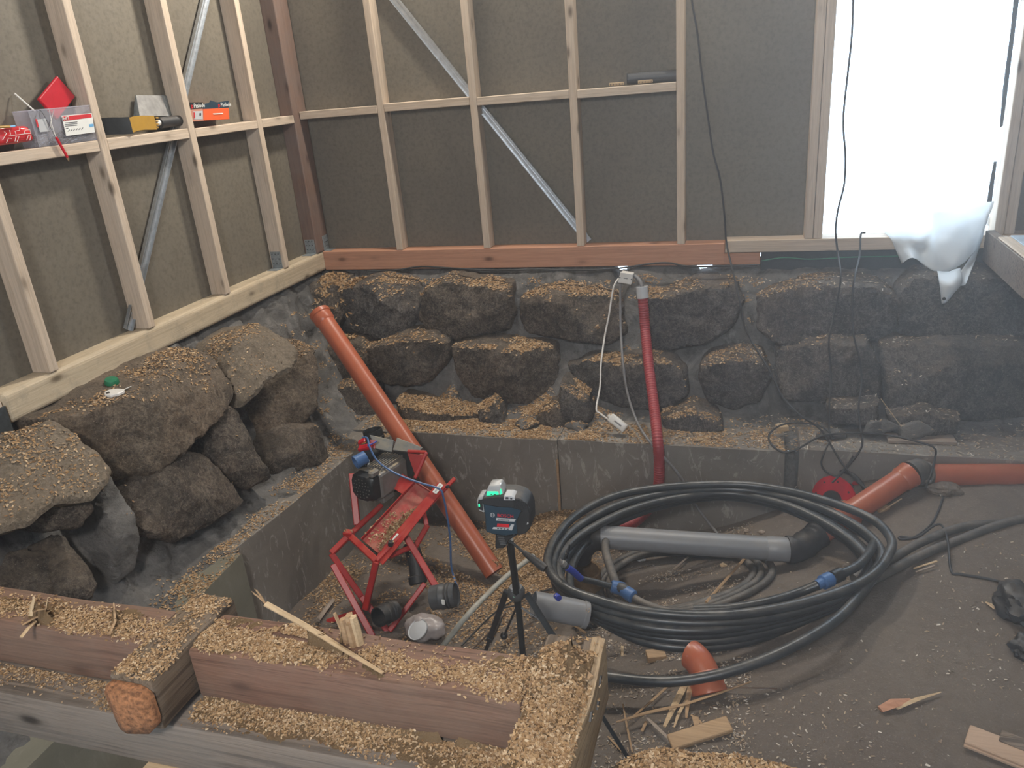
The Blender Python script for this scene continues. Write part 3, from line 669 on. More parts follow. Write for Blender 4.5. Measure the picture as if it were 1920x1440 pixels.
# ------------------------------------------------------------------ cast plinths round the pit
pb = struct('plinth_back', (0, -0.7, -1.7), 'low cast concrete plinth below the back stones')
def plinth(name, poly, z0, z1, mat, parent, jit=0.006):
    """closed xy polygon with slightly rough, rounded top edge"""
    bm = bmesh.new(); n = len(poly); rows = []
    for z, s in ((z0, 0), (z1-0.012, 0), (z1, 0.010)):
        c = np.mean(np.array(poly), axis=0); rows.append([bm.verts.new((x+(c[0]-x)*s*0.3, y+(c[1]-y)*s*0.3, z+noise.noise(Vector((x*5, y*5, z)))*jit)) for x, y in poly])
    for A, B in zip(rows[:-1], rows[1:]):
        for k in range(n): bm.faces.new((A[k], A[(k+1) % n], B[(k+1) % n], B[k]))
    bm.faces.new(rows[-1]); bm.faces.new(rows[0][::-1]); bmesh.ops.recalc_face_normals(bm, faces=bm.faces[:])
    return mesh(name, None, None, M[mat], parent, bm=bm)
def edge(x0, x1, y, n): return [(x0+(x1-x0)*i/n, y+noise.noise(Vector((x0+(x1-x0)*i/n*3, 2, 3)))*0.006) for i in range(n+1)]
plinth('plinth_segment', edge(0.45, 1.745, -0.752, 24)+[(1.745, -0.3), (0.45, -0.3)], -1.75, -0.945, 'concrete', pb)
plinth('plinth_segment', edge(1.750, 2.965, -0.752, 24)+[(2.965, -0.3), (1.750, -0.3)], -1.75, -0.938, 'concrete', pb)
plinth('plinth_segment', edge(3.035, 6.2, -0.735, 40)+[(6.2, -0.3), (3.035, -0.3)], -1.75, -0.925, 'concrete', pb)
sheet_grid('mortar', 30, 12, lambda u, w: (2.955+0.09*w, -0.70-0.035*math.sin(math.pi*w)+noise.noise(Vector((w*9, u*14, 2)))*0.022, -0.94-0.30*u), M['mortar'], pb)
bar('batten', (1.741, -0.758, -1.06), (1.735, -0.760, -1.50), 0.014, 0.012, M['scrap'], pb, up=(0, 1, 0))
pl_ = struct('plinth_left', (0.5, -1.5, -1.7), 'low cast concrete plinth below the left stones')
pts = [(0.74, -0.76), (0.665, -0.90), (0.60, -1.03), (0.585, -1.2), (0.57, -1.4), (0.555, -1.6), (0.53, -1.85), (0.505, -2.07)]
plinth('plinth_segment', [(0.2, -0.76)]+pts+[(0.2, -2.07)], -1.75, -0.955, 'concrete', pl_)
plinth('plinth_segment', [(0.2, -2.06), (0.555, -2.06), (0.575, -2.5), (0.585, -3.0), (0.59, -3.6), (0.59, -4.6), (0.2, -4.6)], -1.75, -0.962, 'concrete_g', pl_)
plinth('plinth_segment', [(0.591, -3.35), (1.1, -3.40), (1.6, -3.42), (1.6, -4.6), (0.591, -4.6)], -1.75, -1.02, 'concrete_g', pl_)

# ------------------------------------------------------------------ ground
GP = np.array([(0.6, -.8, -1.5), (1.2, -.8, -1.53), (0.6, -1.7, -1.5), (1.0, -2.2, -1.46), (1.3, -1.9, -1.50), (1.45, -1.2, -1.50), (1.75, -.8, -1.47), (2.2, -.78, -1.49),
 (2.62, -.78, -1.45), (2.85, -.8, -1.33), (3.2, -.75, -1.13), (3.55, -.8, -1.03), (4.3, -.75, -1.02), (2.1, -1.35, -1.42), (2.5, -1.25, -1.40), (2.75, -1.2, -1.30), (1.85, -2.0, -1.38),
 (2.3, -1.8, -1.32), (2.65, -1.7, -1.22), (2.4, -2.2, -1.22), (2.65, -2.3, -1.14), (2.95, -1.6, -1.17), (2.98, -1.33, -1.25), (3.12, -1.2, -1.21), (3.3, -1.08, -1.13), (2.95, -2.2, -1.09), (3.35, -1.35, -1.09), (3.4, -1.9, -1.075), (3.6, -2.5, -1.075), (2.9, -2.8, -1.09),
 (2.3, -2.8, -1.15), (1.8, -2.6, -1.3), (1.2, -2.8, -1.42), (0.7, -3.0, -1.45), (4.5, -1.5, -1.03), (4.8, -2.6, -1.05), (5.8, -1.2, -1.03), (6, -3.5, -1.05), (3.2, -4.2, -1.08), (1.5, -4.2, -1.3), (0.8, -5, -1.3), (4.5, -5.5, -1.06), (6, -6.5, -1.06), (2, -6.5, -1.2), (0, -6.5, -1.2)])
_d = np.sqrt(((GP[:, None, :2]-GP[None, :, :2])**2).sum(-1)+0.09)
_w = np.linalg.solve(_d-0.06*np.eye(len(GP)), GP[:, 2]+1.2)
def ground_z(x, y):
    z = float(np.sqrt((GP[:, 0]-x)**2+(GP[:, 1]-y)**2+0.09)@_w)-1.2
    return z + noise.noise(Vector((x*2.6, y*2.6, 0)))*0.014 + noise.fractal(Vector((x*8, y*8, 3)), 1.0, 2.0, 4)*0.008
def gz(x, y): return ground_z(x, y)
def floor_pt(u, w):
    x = 0.3+5.95*w**1.15; y = -0.70-5.95*u**1.35
    return (x, y, ground_z(x, y))
fl_o = sheet_grid('floor', 190, 210, floor_pt, M['earth'], None); fl_o['kind'] = 'structure'; fl_o['label'] = 'bare sand floor sloping down into the pit'
# ------------------------------------------------------------------ old floor joists in front of the viewer
def rough_beam(name, lo, hi, mat, parent=None, axis=0, seed=0, n=26, amp=0.004, bev=0.008):
    """a sawn timber with slightly uneven faces and worn arrises"""
    bm = box_bm(lo, hi, bev, 2)
    L = hi[axis]-lo[axis]
    for k in range(1, n):
        co = [0, 0, 0]; co[axis] = lo[axis]+L*k/n; no = [0, 0, 0]; no[axis] = 1
        g = bm.verts[:]+bm.edges[:]+bm.faces[:]
        bmesh.ops.bisect_plane(bm, geom=g, plane_co=co, plane_no=no)
    for v in bm.verts:
        q = v.co*6+Vector((seed, seed*2, seed*3))
        v.co += Vector((noise.noise(q), noise.noise(q+Vector((9, 0, 0))), noise.noise(q+Vector((0, 9, 0)))))*amp
    return mesh(name, None, None, mat, parent, True, bm, 30)
tag(rough_beam('floor_joist', (-0.05, -3.545, -0.212), (1.552, -3.432, -0.085), M['old_x'], None, 0, 1), 'old reddish joist ending at the gap before the orange-ended crosspiece', 'beam', 'old floor joists')
tag(rough_beam('floor_joist', (1.672, -3.550, -0.205), (2.404, -3.425, -0.078), M['old_x'], None, 0, 2), 'short cracked reddish joist between the two sawdusty crosspieces', 'beam', 'old floor joists')
tag(rough_beam('lower_joist', (-0.05, -3.625, -0.345), (2.42, -3.43, -0.215), M['grey_x'], None, 0, 3, 40), 'weathered grey joist with a dark knot, lowest of the stack', 'beam', 'old floor joists')
tag(box('post', (1.545, -3.655, -1.0), (1.655, -3.56, -0.347), M['scrap_pale'], None, .003), 'pale timber post end under the grey joist at the lower edge', 'post')
t = thing('crosspiece', 'stub crosspiece with a rough orange sawn end', 'beam', (1.615, -3.55, -0.2), 'old floor joists')
rough_beam('timber', (1.562, -3.655, -0.198), (1.668, -3.375, -0.072), M['old_y'], t, 1, 4, 12)
poly = []
for k in range(22):
    a = 2*math.pi*k/22; r = 0.060*(1+0.08*math.sin(3*a+1))
    poly.append((1.617+max(-.052, min(.052, r*math.cos(a)*1.02)), -3.655, -0.136+max(-.062, min(.056, r*math.sin(a)*1.15))))
bm = bmesh.new(); ring = [bm.verts.new(V3(p)) for p in poly]; ring2 = [bm.verts.new(V3(p)+Vector((noise.noise(V3(p)*40)*.002, -0.018+noise.noise(V3(p)*25)*.006, 0))) for p in poly]
c_ = bm.verts.new((1.615, -3.682, -0.137)); mid = [bm.verts.new(v.co.lerp(c_.co, 0.5)+Vector((0, -0.004+noise.noise(v.co*60)*.006, 0))) for v in ring2]
for k in range(22):
    j = (k+1) % 22; bm.faces.new((ring[k], ring[j], ring2[j], ring2[k])); bm.faces.new((ring2[k], ring2[j], mid[j], mid[k])); bm.faces.new((mid[k], mid[j], c_))
bmesh.ops.recalc_face_normals(bm, faces=bm.faces[:])
o = mesh('sawn_end', None, None, M['endgrain'], t, True, bm); o['label'] = 'fibrous orange-brown end grain'
t = thing('crosspiece', 'pale rotten crosspiece heaped with sawdust at the joist end', 'beam', (2.47, -3.6, -0.2), 'old floor joists')
rough_beam('timber', (2.406, -4.25, -0.225), (2.515, -3.345, -0.082), M['old_y'], t, 1, 5, 24)
o = rough_beam('rotten_edge', (2.500, -4.25, -0.235), (2.528, -3.347, -0.078), M['rot_y'], t, 1, 6, 40, 0.010, 0.004); o['label'] = 'pale crumbling edge'
for yy, zz in ((-3.44, -0.10), (-3.47, -0.13), (-3.53, -0.10)):
    prism('rot_hole', [(2.533, yy-.012, zz-.004), (2.533, yy, zz+.007), (2.533, yy+.011, zz+.001), (2.533, yy+.002, zz-.008)], (-0.02, 0, 0), M['rubber'], t)
# sawdust covered log at the lower edge of the view
def log_pt(u, w):
    x = 2.545+0.44*w; a = math.pi*2*u; k = 1+0.25*noise.noise(Vector((x*9, math.cos(a), math.sin(a))))
    taper = math.sin(math.pi*min(1, max(0.02, w*1.0)))**0.25
    return (x+0.02*math.sin(a), -3.455+0.078*math.cos(a)*k*taper, -0.345+0.078*math.sin(a)*k*taper+0.010*noise.noise(Vector((x*7, 1, 1))))
tag(sheet_grid('log', 28, 60, log_pt, M['dust'], None), 'rounded timber lump buried in pale sawdust at the lower edge', 'log')
def stick(name, pts, r, mat, label, cat='stick', flat=0.5, group=None, parent=None):
    """a split stick: faceted, tapering"""
    P = [V3(p) for p in pts]; m = len(P); vs = []; fs = []
    for i, p in enumerate(P):
        a = P[max(0, i-1)]; b = P[min(m-1, i+1)]; ax = (b-a).normalized(); s = ax.cross(Vector((0, 0, 1))).normalized(); u = s.cross(ax)
        rr = r[i] if hasattr(r, '__len__') else r
        for k, an in enumerate((0.3, 1.6, 2.7, 3.8, 5.2)): vs.append(p+s*math.cos(an)*rr+u*math.sin(an)*rr*flat)
    for i in range(m-1):
        for k in range(5): fs.append((i*5+k, i*5+(k+1) % 5, (i+1)*5+(k+1) % 5, (i+1)*5+k))
    fs.append((4, 3, 2, 1, 0)); fs.append(tuple((m-1)*5+k for k in range(5)))
    o = mesh(name, vs, fs, mat, parent)
    if parent is None: tag(o, label, cat, group)
    return o
# long broken stick lying across the short joist, its torn end over the pit
t = thing('broken_stick', 'long broken stick with a frayed torn end lying over the short joist', 'stick', Z(600, 1180, -0.07))
stick('stick', [Z(718, 1262, -0.068), Z(640, 1215, -0.064), Z(600, 1190, -0.05), Z(560, 1166, -0.03), Z(498, 1132, 0.0)], [0.004, 0.006, 0.007, 0.007, 0.0075], M['scrap_pale'], '', parent=t)
e = Z(498, 1132, 0.0); dv = V3(Z(498, 1132, 0.0)-Z(560, 1166, -0.03)).normalized()
for k in range(7):
    w = V3(e)+dv*(0.022+0.008*math.sin(k*2.1))+Vector((math.sin(k*1.9)*.010, 0, 0.018+math.cos(k*1.3)*.008)); stick('torn_fibre', [e, (V3(e)+w)/2+Vector((0, 0, .003)), w], [0.0022, 0.0018, 0.0006], M['scrap'], '', parent=t)
# upright splintered stump
t = thing('splintered_stump', 'upright splintered wood stump on the joist beside the broken stick', 'stump', (2.0, -3.44, -0.08))
b0 = Z(665, 1205, -0.08)
for k, (dx, dy, h, r) in enumerate([(-.012, 0, .052, .008), (0, .004, .060, .010), (.012, -.002, .062, .009), (.004, -.008, .050, .008), (-.018, -.004, .066, .004)]):
    h *= 1.12; r *= 1.35; q = V3(b0)+Vector((dx, dy, 0))*1.15; stick('splinter', [q, q+Vector((-.001, 0, h*.5)), q+Vector((-.004-.006*(k == 4), 0, h))], [r, r*.95, r*.75], M['scrap'] if k != 2 else M['scrap_pale'], '', parent=t, flat=0.8)
# splinters on the left joist
t = thing('splinter_heap', 'small heap of splinters and torn bark on the left joist', 'splinters', Z(70, 1150, -0.08))
for k, (a, b, r) in enumerate([((40, 1195), (68, 1165), .005), ((42, 1172), (90, 1150), .004), ((58, 1155), (64, 1122), .006), ((66, 1140), (76, 1114), .003), ((86, 1150), (90, 1120), .002), ((60, 1150), (85, 1142), .004), ((75, 1160), (108, 1138), .003)]):
    z2 = -0.075 if k in (0, 1, 6) else -0.045
    stick('splinter', [Z(*a, -0.078), (Z(*a, -0.078)+Z(*b, z2))/2+np.array([0, 0, .003]), Z(*b, z2)], [r, r, r*.6], M['scrap'] if k % 2 else M['scrap_pale'], '', parent=t)
stick('splinter', [Z(205, 1190, -0.08), Z(216, 1165, -0.07), Z(213, 1130, -0.05)], [.004, .003, .0015], M['scrap'], 'single reddish splinter standing on the left joist', 'splinter')
stick('splinter', [Z(1068, 1275, -0.07), Z(1072, 1240, -0.055), Z(1071, 1188, -0.02)], [.003, .003, .0015], M['brown_wire'], 'thin dark splinter standing on the rotten crosspiece', 'splinter')
stick('splinter', [Z(1062, 1238, -0.066), Z(1085, 1255, -0.066), Z(1108, 1272, -0.066)], [.009, .010, .008], M['scrap'], 'flat wood sliver lying on the rotten crosspiece', 'splinter')

# ------------------------------------------------------------------ orange sewer pipe leaning in the corner
A, B = V3(D(919, 1062, 4.14)), V3(D(598, 585, 4.60)); ax = (B-A).normalized()
t = thing('leaning_pipe', 'long orange drain pipe leaning across the pit corner', 'pipe', A)
mesh('pipe', None, None, M['orange'], t, True, pipe_bm(A-ax*0.04, B-ax*0.07, 0.054), 40)
lathe('socket', B-ax*0.085, ax, [(0.054, 0), (0.0605, 0.012), (0.0605, 0.055), (0.0645, 0.06), (0.0645, 0.078), (0.061, 0.082), (0.061, 0.086), (0.056, 0.086), (0.056, 0.02)], M['orange'], t)

# ------------------------------------------------------------------ jointed drain run at the right
t = thing('drain_run', 'grey and orange drain pipes jointed with black bends on the sand', 'pipe', (2.6, -1.4, -1.2))
g0, g1 = V3(D(1120, 1006, 3.72)), V3(D(1478, 1031, 3.60)); ax = (g1-g0).normalized()
o = mesh('straight_pipe', None, None, M['greypipe'], t, True, pipe_bm(g0, g1, 0.055), 40); o['label'] = 'matt grey straight pipe'
lathe('collar', g1-ax*0.10, ax, [(0.0555, 0), (0.058, 0.004), (0.058, 0.10), (0.056, 0.105)], M['greypipe'], t)
k0, k1 = V3(D(1530, 1004, 3.66)), V3(D(1700, 893, 3.74)); ax2 = (k1-k0).normalized()
def bend(name, p0, d0, p1, d1, r, mat, parent, ribs=()):
    p0, p1, d0, d1 = V3(p0), V3(p1), V3(d0), V3(d1); L = (p1-p0).length; pts = []
    for i in range(13):
        s = i/12; h = [2*s**3-3*s*s+1, s**3-2*s*s+s, -2*s**3+3*s*s, s**3-s*s]; pts.append(p0*h[0]+d0*L*h[1]+p1*h[2]+d1*L*h[3])
    rad = [r*(1.08 if i in ribs else 1.0) for i in range(13)]; v, f = sweep(pts, r, 24, False, rad); return mesh(name, v, f, mat, parent, True, None, 40)
o = bend('bend', g1-ax*0.005, ax, k0+ax2*0.02, ax2, 0.061, M['rubber'], t, (0, 1, 6, 11, 12)); o['label'] = 'black elbow between grey and orange pipe'
o = mesh('straight_pipe', None, None, M['orange'], t, True, pipe_bm(k0, k1, 0.055), 40); o['label'] = 'bright orange pipe piece'
for s in (0.33, 0.98): lathe('socket', k0.lerp(k1, s)-ax2*0.03, ax2, [(0.0552, 0), (0.061, 0.012), (0.061, 0.045), (0.064, 0.05), (0.064, 0.062), (0.0552, 0.064)], M['orange'], t)
h0, h1 = V3(D(1742, 891, 3.78)), V3(D(2060, 890, 3.72)); ax3 = (h1-h0).normalized()
o = bend('bend', k1+ax2*0.03, ax2, h0, ax3, 0.060, M['pe_dusty'], t, (4, 5, 9)); o['label'] = 'dusty grey elbow at the corner'
o = mesh('straight_pipe', None, None, M['orange'], t, True, pipe_bm(h0, h1, 0.055), 40); o['label'] = 'orange pipe running out to the right'
for p in (k1+ax2*0.06,): box('clip_tab', p+Vector((0.03, -0.075, -0.03)), p+Vector((0.055, -0.066, -0.015)), M['cable_grey'], t)
e0 = g0+ax*0.02; e1 = V3(D(1098, 1004, 3.72)); dn = Vector((-0.25, 0.1, -0.95)).normalized()
o = bend('bend', e0, -ax, e1+Vector((-0.05, 0.02, -0.14)), dn, 0.062, M['rubber'], t, (0, 1, 11, 12)); o['label'] = 'black elbow turning down into the ground'
c0 = e1+Vector((-0.02, 0.0, -0.20)); c0.z = gz(c0.x, c0.y)-0.03
lathe('riser_ring', c0, (0, 0, 1), [(0.085, 0), (0.085, 0.17), (0.075, 0.17), (0.075, 0.0)], M['dust'], t)
# second grey pipe stub under the coil
a, b = V3(D(1000, 1133, 3.05)), V3(D(1100, 1152, 3.08))
t = thing('pipe_offcut', 'short thick grey pipe lying under the black hose coil', 'pipe', a)
mesh('pipe', None, None, M['greypipe'], t, True, pipe_bm(a, b, 0.052), 40)
lathe('end_ring', b-(b-a).normalized()*0.02, (b-a), [(0.0525, 0), (0.056, .004), (0.056, .02), (0.0525, .022)], M['greypipe'], t)
# orange elbow on the ground
a, b = V3(D(1312, 1232, 2.84)), V3(D(1326, 1283, 2.80))
t = thing('pipe_elbow', 'loose orange pipe elbow lying beside the wood splinters', 'pipe', b)
bend('bend', a+Vector((-.035, .02, -.01)), Vector((.7, -.4, 0.1)), b+Vector((0, .01, 0.01)), (b-a).normalized(), 0.053, M['orange'], t)
dd = (b-a).normalized()
lathe('socket', b-dd*0.045, dd, [(0.054, 0), (0.061, .01), (0.061, .055), (0.064, .06), (0.064, .075), (0.058, .078), (0.056, .03)], M['orange'], t)
# black soil pipe fittings round the machine
for nm, p, d, r, lb in (('pipe_socket', D(832, 1118, 3.50), (-0.97, -0.15, -0.18), 0.055, 'dark grey pipe socket with a white sticker beside the plastic bag'),
                        ('pipe_socket', D(724, 1150, 3.72), (-0.3, -0.9, 0.25), 0.048, 'black pipe mouth open behind the red machine legs'),
                        ('pipe_socket', D(702, 822, 4.6), (-0.15, 0.1, 1.0), 0.058, 'black pipe stub standing on the ledge behind the machine')):
    t = thing(nm, lb, 'pipe', p); d = V3(d).normalized()
    lathe('body', V3(p)-d*0.06, d, [(r*.92, 0), (r, .004), (r, .055), (r*1.06, .06), (r*1.06, .072), (r, .075), (r, .115), (r*.9, .115), (r*.9, .01), (0.001, .01)], M['rubber'] if r < 0.055 or r > .056 else M['dark_grey'], t)
    for s in (0.02, 0.035): lathe('rib', V3(p)-d*0.06+d*s, d, [(r, 0), (r*1.05, .002), (r*1.05, .008), (r, .010)], M['rubber'], t)
    if r == 0.055:
        q = V3(p)+Vector((0.02, -r*1.0, 0.012)); box('sticker', q+Vector((-.008, -.002, -.014)), q+Vector((.008, .003, .014)), M['lblwhite'], t)
a = D(770, 1020, 4.05); b = D(785, 1095, 4.0)
t = thing('black_hose', 'thick black hose standing behind the red machine', 'hose', b); tube('hose', [a, (a+b)/2+np.array([0.01, 0, 0]), b], 0.042, M['rubber'], t, 16)
lathe('cuff', b, V3(a-b), [(0.042, 0), (0.047, .005), (0.047, .04), (0.042, .045)], M['rubber'], t)
# pale conduit running from the pit to the joists
tag(tube('conduit', [Z(822, 1222, gz(1.6, -2.3)+.02), D(880, 1150, 3.38), D(945, 1085, 3.6), D(1000, 1042, 3.75)], 0.0125, M['yarn'], None, 10), 'pale grey straight conduit slanting up from behind the joist', 'conduit')
WL = ['thin brown wire nearest the pale conduit', 'thin black wire beside the left tripod leg', 'short wire just above the joist behind the left tripod leg', 'thin wire reaching from the tripod head towards the coil', 'thin brown wire running right from the tripod hub', 'lower thin wire running right from the tripod hub']
for k, pts in enumerate([[(862, 1185), (905, 1140), (935, 1112), (960, 1098)], [(880, 1200), (915, 1165), (945, 1125)], [(905, 1205), (925, 1170), (938, 1135)], [(970, 1060), (1000, 1043), (1035, 1028)], [(962, 1096), (1000, 1090), (1040, 1078)], [(975, 1104), (1012, 1088), (1048, 1090)]]):
    P = [Z(x, y, -1.36) for x, y in pts]; P = [np.array([p[0], p[1], gz(p[0], p[1])+.012]) for p in P]
    tag(tube('wire', P, 0.004, M['brown_wire'] if k % 2 else M['cable'], None, 6), WL[k], 'wire', 'loose wires by the tripod')
# ------------------------------------------------------------------ black water pipe coil
CZ = -0.985
t = thing('pipe_coil', 'large coil of black water pipe lying on the drain run', 'coil', (2.6, -1.75, -1.1))
LOOPS = [
 (0.030, [(1027, 1060), (1040, 1012), (1080, 967), (1150, 931), (1250, 913), (1380, 908), (1480, 921), (1570, 946), (1638, 975), (1671, 1012), (1665, 1042), (1640, 1075), (1590, 1104), (1500, 1132), (1400, 1150), (1300, 1154), (1200, 1145), (1120, 1125), (1058, 1100)]),
 (0.000, [(1036, 1070), (1052, 1018), (1094, 980), (1165, 945), (1260, 924), (1370, 917), (1460, 930), (1545, 955), (1612, 990), (1650, 1028), (1648, 1060), (1610, 1098), (1540, 1132), (1440, 1158), (1330, 1168), (1220, 1162), (1130, 1142), (1066, 1112)]),
 (-0.02, [(1047, 1068), (1064, 1026), (1110, 990), (1185, 955), (1270, 934), (1365, 925), (1450, 940), (1520, 966), (1585, 1005), (1624, 1045), (1622, 1078), (1590, 1112), (1520, 1142), (1420, 1168), (1320, 1182), (1215, 1176), (1125, 1152), (1070, 1118)]),
 (-0.045, [(1040, 1082), (1056, 1030), (1100, 988), (1175, 952), (1265, 930), (1372, 922), (1468, 936), (1552, 962), (1618, 1000), (1652, 1042), (1632, 1090), (1560, 1135), (1450, 1170), (1330, 1190), (1220, 1184), (1120, 1156), (1060, 1120)]),
 (-0.07, [(1050, 1085), (1068, 1036), (1112, 996), (1188, 958), (1272, 936), (1366, 928), (1455, 942), (1532, 968), (1596, 1008), (1634, 1052), (1620, 1098), (1545, 1146), (1430, 1186), (1320, 1202), (1215, 1192), (1120, 1162), (1072, 1124)]),
 (-0.095, [(1070, 1110), (1076, 1052), (1118, 1002), (1192, 964), (1275, 941), (1362, 932), (1448, 946), (1520, 974), (1585, 1012), (1622, 1060), (1604, 1108), (1520, 1156), (1410, 1200), (1310, 1214), (1220, 1206), (1150, 1178), (1100, 1145)]),
]
for dz, px in LOOPS: tube('loop', [Z(x, y, CZ+dz) for x, y in px], 0.0195, M['pe'], t, 12, 6, True)
o = tube('free_end', [Z(1645, 1072, CZ), Z(1602, 1128, CZ), Z(1560, 1168, CZ+.01), Z(1500, 1205, CZ), Z(1430, 1238, CZ-.02), Z(1350, 1264, CZ-.05), Z(1270, 1277, CZ-.08), Z(1200, 1276, CZ-.10), Z(1120, 1266, CZ-.12)], 0.0195, M['pe'], t, 12, 6); o['label'] = 'free end bowed out over the sand'
zz = -1.03
tube('tail', [Z(1600, 1085, zz), Z(1660, 1055, zz), Z(1720, 1020, zz+.01), Z(1790, 992, zz+.015), Z(1850, 983, zz+.01), Z(1925, 984, zz), Z(2010, 990, zz-.01)], 0.0195, M['pe_dusty'], t, 12, 6)
tube('tail', [Z(1610, 1102, zz), Z(1670, 1070, zz), Z(1740, 1035, zz), Z(1800, 1012, zz+.005), Z(1870, 985, zz+.02), Z(1925, 972, zz+.02), Z(2010, 960, zz+.01)], 0.0195, M['pe_dusty'], t, 12, 6)
for px in ((1490, 930), (1062, 1040)):
    c = V3(Z(*px, CZ-0.01)); tube('tie', [c+Vector((0.05*math.cos(a)*.25, 0.03*math.sin(a)*1.6, 0.055*math.cos(a)-.01)) for a in [i*math.pi/5 for i in range(10)]], 0.003, M['cable'], t, 6, 3, True)
a, b = V3(Z(1541, 1093, CZ+.03)), V3(Z(1585, 1072, CZ+.03)); d = (b-a).normalized()
lathe('coupling', a, d, [(0.020, -0.03), (0.021, 0), (0.029, .004), (0.030, .045), (0.024, .05), (0.022, .055)], M['blue'], t, 14)
lathe('coupling_nut', a+d*.055, d, [(0.022, 0), (0.028, .003), (0.028, .05), (0.022, .053)], M['black_pl'], t, 12)
tube('tail', [a-d*.02, Z(1500, 1110, CZ+.0), Z(1440, 1128, CZ-.01), Z(1370, 1140, CZ-.02), Z(1300, 1143, CZ-.03)], 0.0185, M['pe'], t, 10)
tube('tail', [a+d*.09, Z(1606, 1062, CZ+.03), Z(1628, 1040, CZ+.02), Z(1640, 1015, CZ+.0)], 0.0185, M['pe'], t, 10)
# smaller coil on the pit floor
def ring_on_ground(cx, cy, r, z, w=1.0, ph=0.0, n=20): return [np.array([cx+r*math.cos(a+ph), cy+w*r*math.sin(a+ph), max(z, gz(cx+r*math.cos(a+ph), cy+w*r*math.sin(a+ph))+.018)]) for a in [2*math.pi*k/n for k in range(n)]]
t = thing('hose_coil', 'small dusty coil of dark hose inside the big coil', 'coil', (2.45, -1.35, -1.4))
c = Z(1272, 1092, -1.34)
for k, (r, dz) in enumerate(((0.36, 0), (0.385, 0.012), (0.34, 0.03), (0.41, 0.0))): tube('loop', ring_on_ground(c[0]-.02+.012*k, c[1], r, -1.40+dz, 0.92, k*.4), 0.0165, M['pe_dusty'], t, 10, 4, True)
# water branch with blue fittings
t = thing('water_branch', 'dusty water pipes joined by blue compression fittings inside the coil', 'fitting', D(1165, 1105, 3.3))
J = V3(D(1158, 1102, 3.28)); K = V3(D(1178, 1113, 3.24)); zb = J.z
tube('pipe', [D(1140, 960, 4.1), D(1136, 1010, 3.7), D(1136, 1035, 3.55), D(1146, 1070, 3.4), J], 0.019, M['pe_dusty'], t, 12)
tube('pipe', [K, D(1200, 1128, 3.2), D(1235, 1142, 3.15), D(1265, 1150, 3.12)], 0.017, M['pe_dusty'], t, 12)
tube('pipe', [J, D(1120, 1092, 3.28), D(1088, 1084, 3.25), D(1074, 1072, 3.22), D(1062, 1062, 3.2)], 0.013, M['pe'], t, 10)
o = tube('blue_sleeve', [D(1089, 1085, 3.245), D(1076, 1073, 3.215), D(1064, 1064, 3.195)], 0.0145, M['blue_dk'], t, 10); o['label'] = 'bright blue sleeve'
for p, d in ((J, J-V3(D(1120, 1092, 3.28))), (K, V3(D(1200, 1128, 3.2))-K)):
    lathe('fitting_nut', V3(p)-V3(d).normalized()*.03, d, [(0.018, 0), (0.026, .004), (0.029, .03), (0.029, .055), (0.024, .06), (0.018, .062)], M['blue'], t, 12)
tube('fitting_body', [J, (J+K)/2+Vector((0, 0, .012)), K], 0.022, M['dark_grey'], t, 12)
lathe('brass_end', D(1060, 1060, 3.19), V3(D(1050, 1052, 3.18)-D(1060, 1060, 3.19)), [(0.011, 0), (0.014, .003), (0.014, .02), (0.009, .022), (0.009, .04)], M['steel'], t, 10)
cyl('blue_cap', D(1043, 1117, 3.02), D(1048, 1122, 3.0), 0.012, M['blue_dk'], t)

# ------------------------------------------------------------------ red corrugated duct and junction box on the back stones
t = thing('corrugated_duct', 'red corrugated cable duct hanging down the back stones', 'duct', Y(1225, 830, -0.78))
path = catmull([Y(1205, 556, -0.27), Y(1210, 620, -0.30), Y(1217, 690, -0.46), Y(1226, 760, -0.62), Y(1233, 825, -0.79), Y(1236, 870, -0.80), Y(1233, 920, -0.80), Y(1215, 955, -0.84), Y(1185, 982, -0.92), Y(1150, 992, -1.0)], 26)
r0 = 0.031; dist = 0; rad = []; dense = []
for a, b in zip(path[:-1], path[1:]):
    n_ = max(1, int(np.linalg.norm(b-a)/0.0030)); dense += [a+(b-a)*k/n_ for k in range(n_)]
for i, p in enumerate(dense):
    if i: dist += np.linalg.norm(p-dense[i-1])
    rad.append(r0-0.0040*(0.5-0.5*math.cos(2*math.pi*dist/0.0150)))
v, f = sweep(dense, r0, 12, False, rad); mesh('duct', v, f, M['redhose'], t, True)
top = V3(Y(1205, 556, -0.27)); d = V3(Y(1203, 535, -0.262))-top
o = lathe('collar', top-V3(d).normalized()*0.01, d, [(0.030, 0), (0.034, .002), (0.034, .068), (0.030, .070), (0.028, .01)], M['lblgrey'], t); o['label'] = 'ragged pale grey end collar'
tube('inner_cable', [top, Y(1203, 535, -0.262), Y(1196, 522, -0.24), Y(1188, 516, -0.22)], 0.012, M['cable_grey'], t, 8)
t = thing('junction_box', 'white plastic junction box on the top stones beside the red duct', 'junction box', Y(1173, 522, -0.27))
P = [V3(Y(x, y, -0.27)) for x, y in ((1164, 509), (1188, 513), (1184, 533), (1159, 529))]
n_ = (P[1]-P[0]).cross(P[3]-P[0]).normalized()
if n_.y > 0: n_ = -n_
LD = prism('lid', [p+n_*0.012 for p in P], -n_*0.016, M['white_pl'], t, 0.003)
c = sum(P, Vector())/4; prism('body', [c+(p-c)*0.94+Vector((0, 0, -.004)) for p in P], -n_*0.05, M['white_pl'], t, 0.002)
ux = (P[1]-P[0]).normalized(); uy = (P[0]-P[3]).normalized()
for s in (-1, 1): q = c+ux*0.033*s+n_*0.0125; cyl('screw', q, q+n_*0.0015, 0.004, M['dark_grey'], LD, n=10)
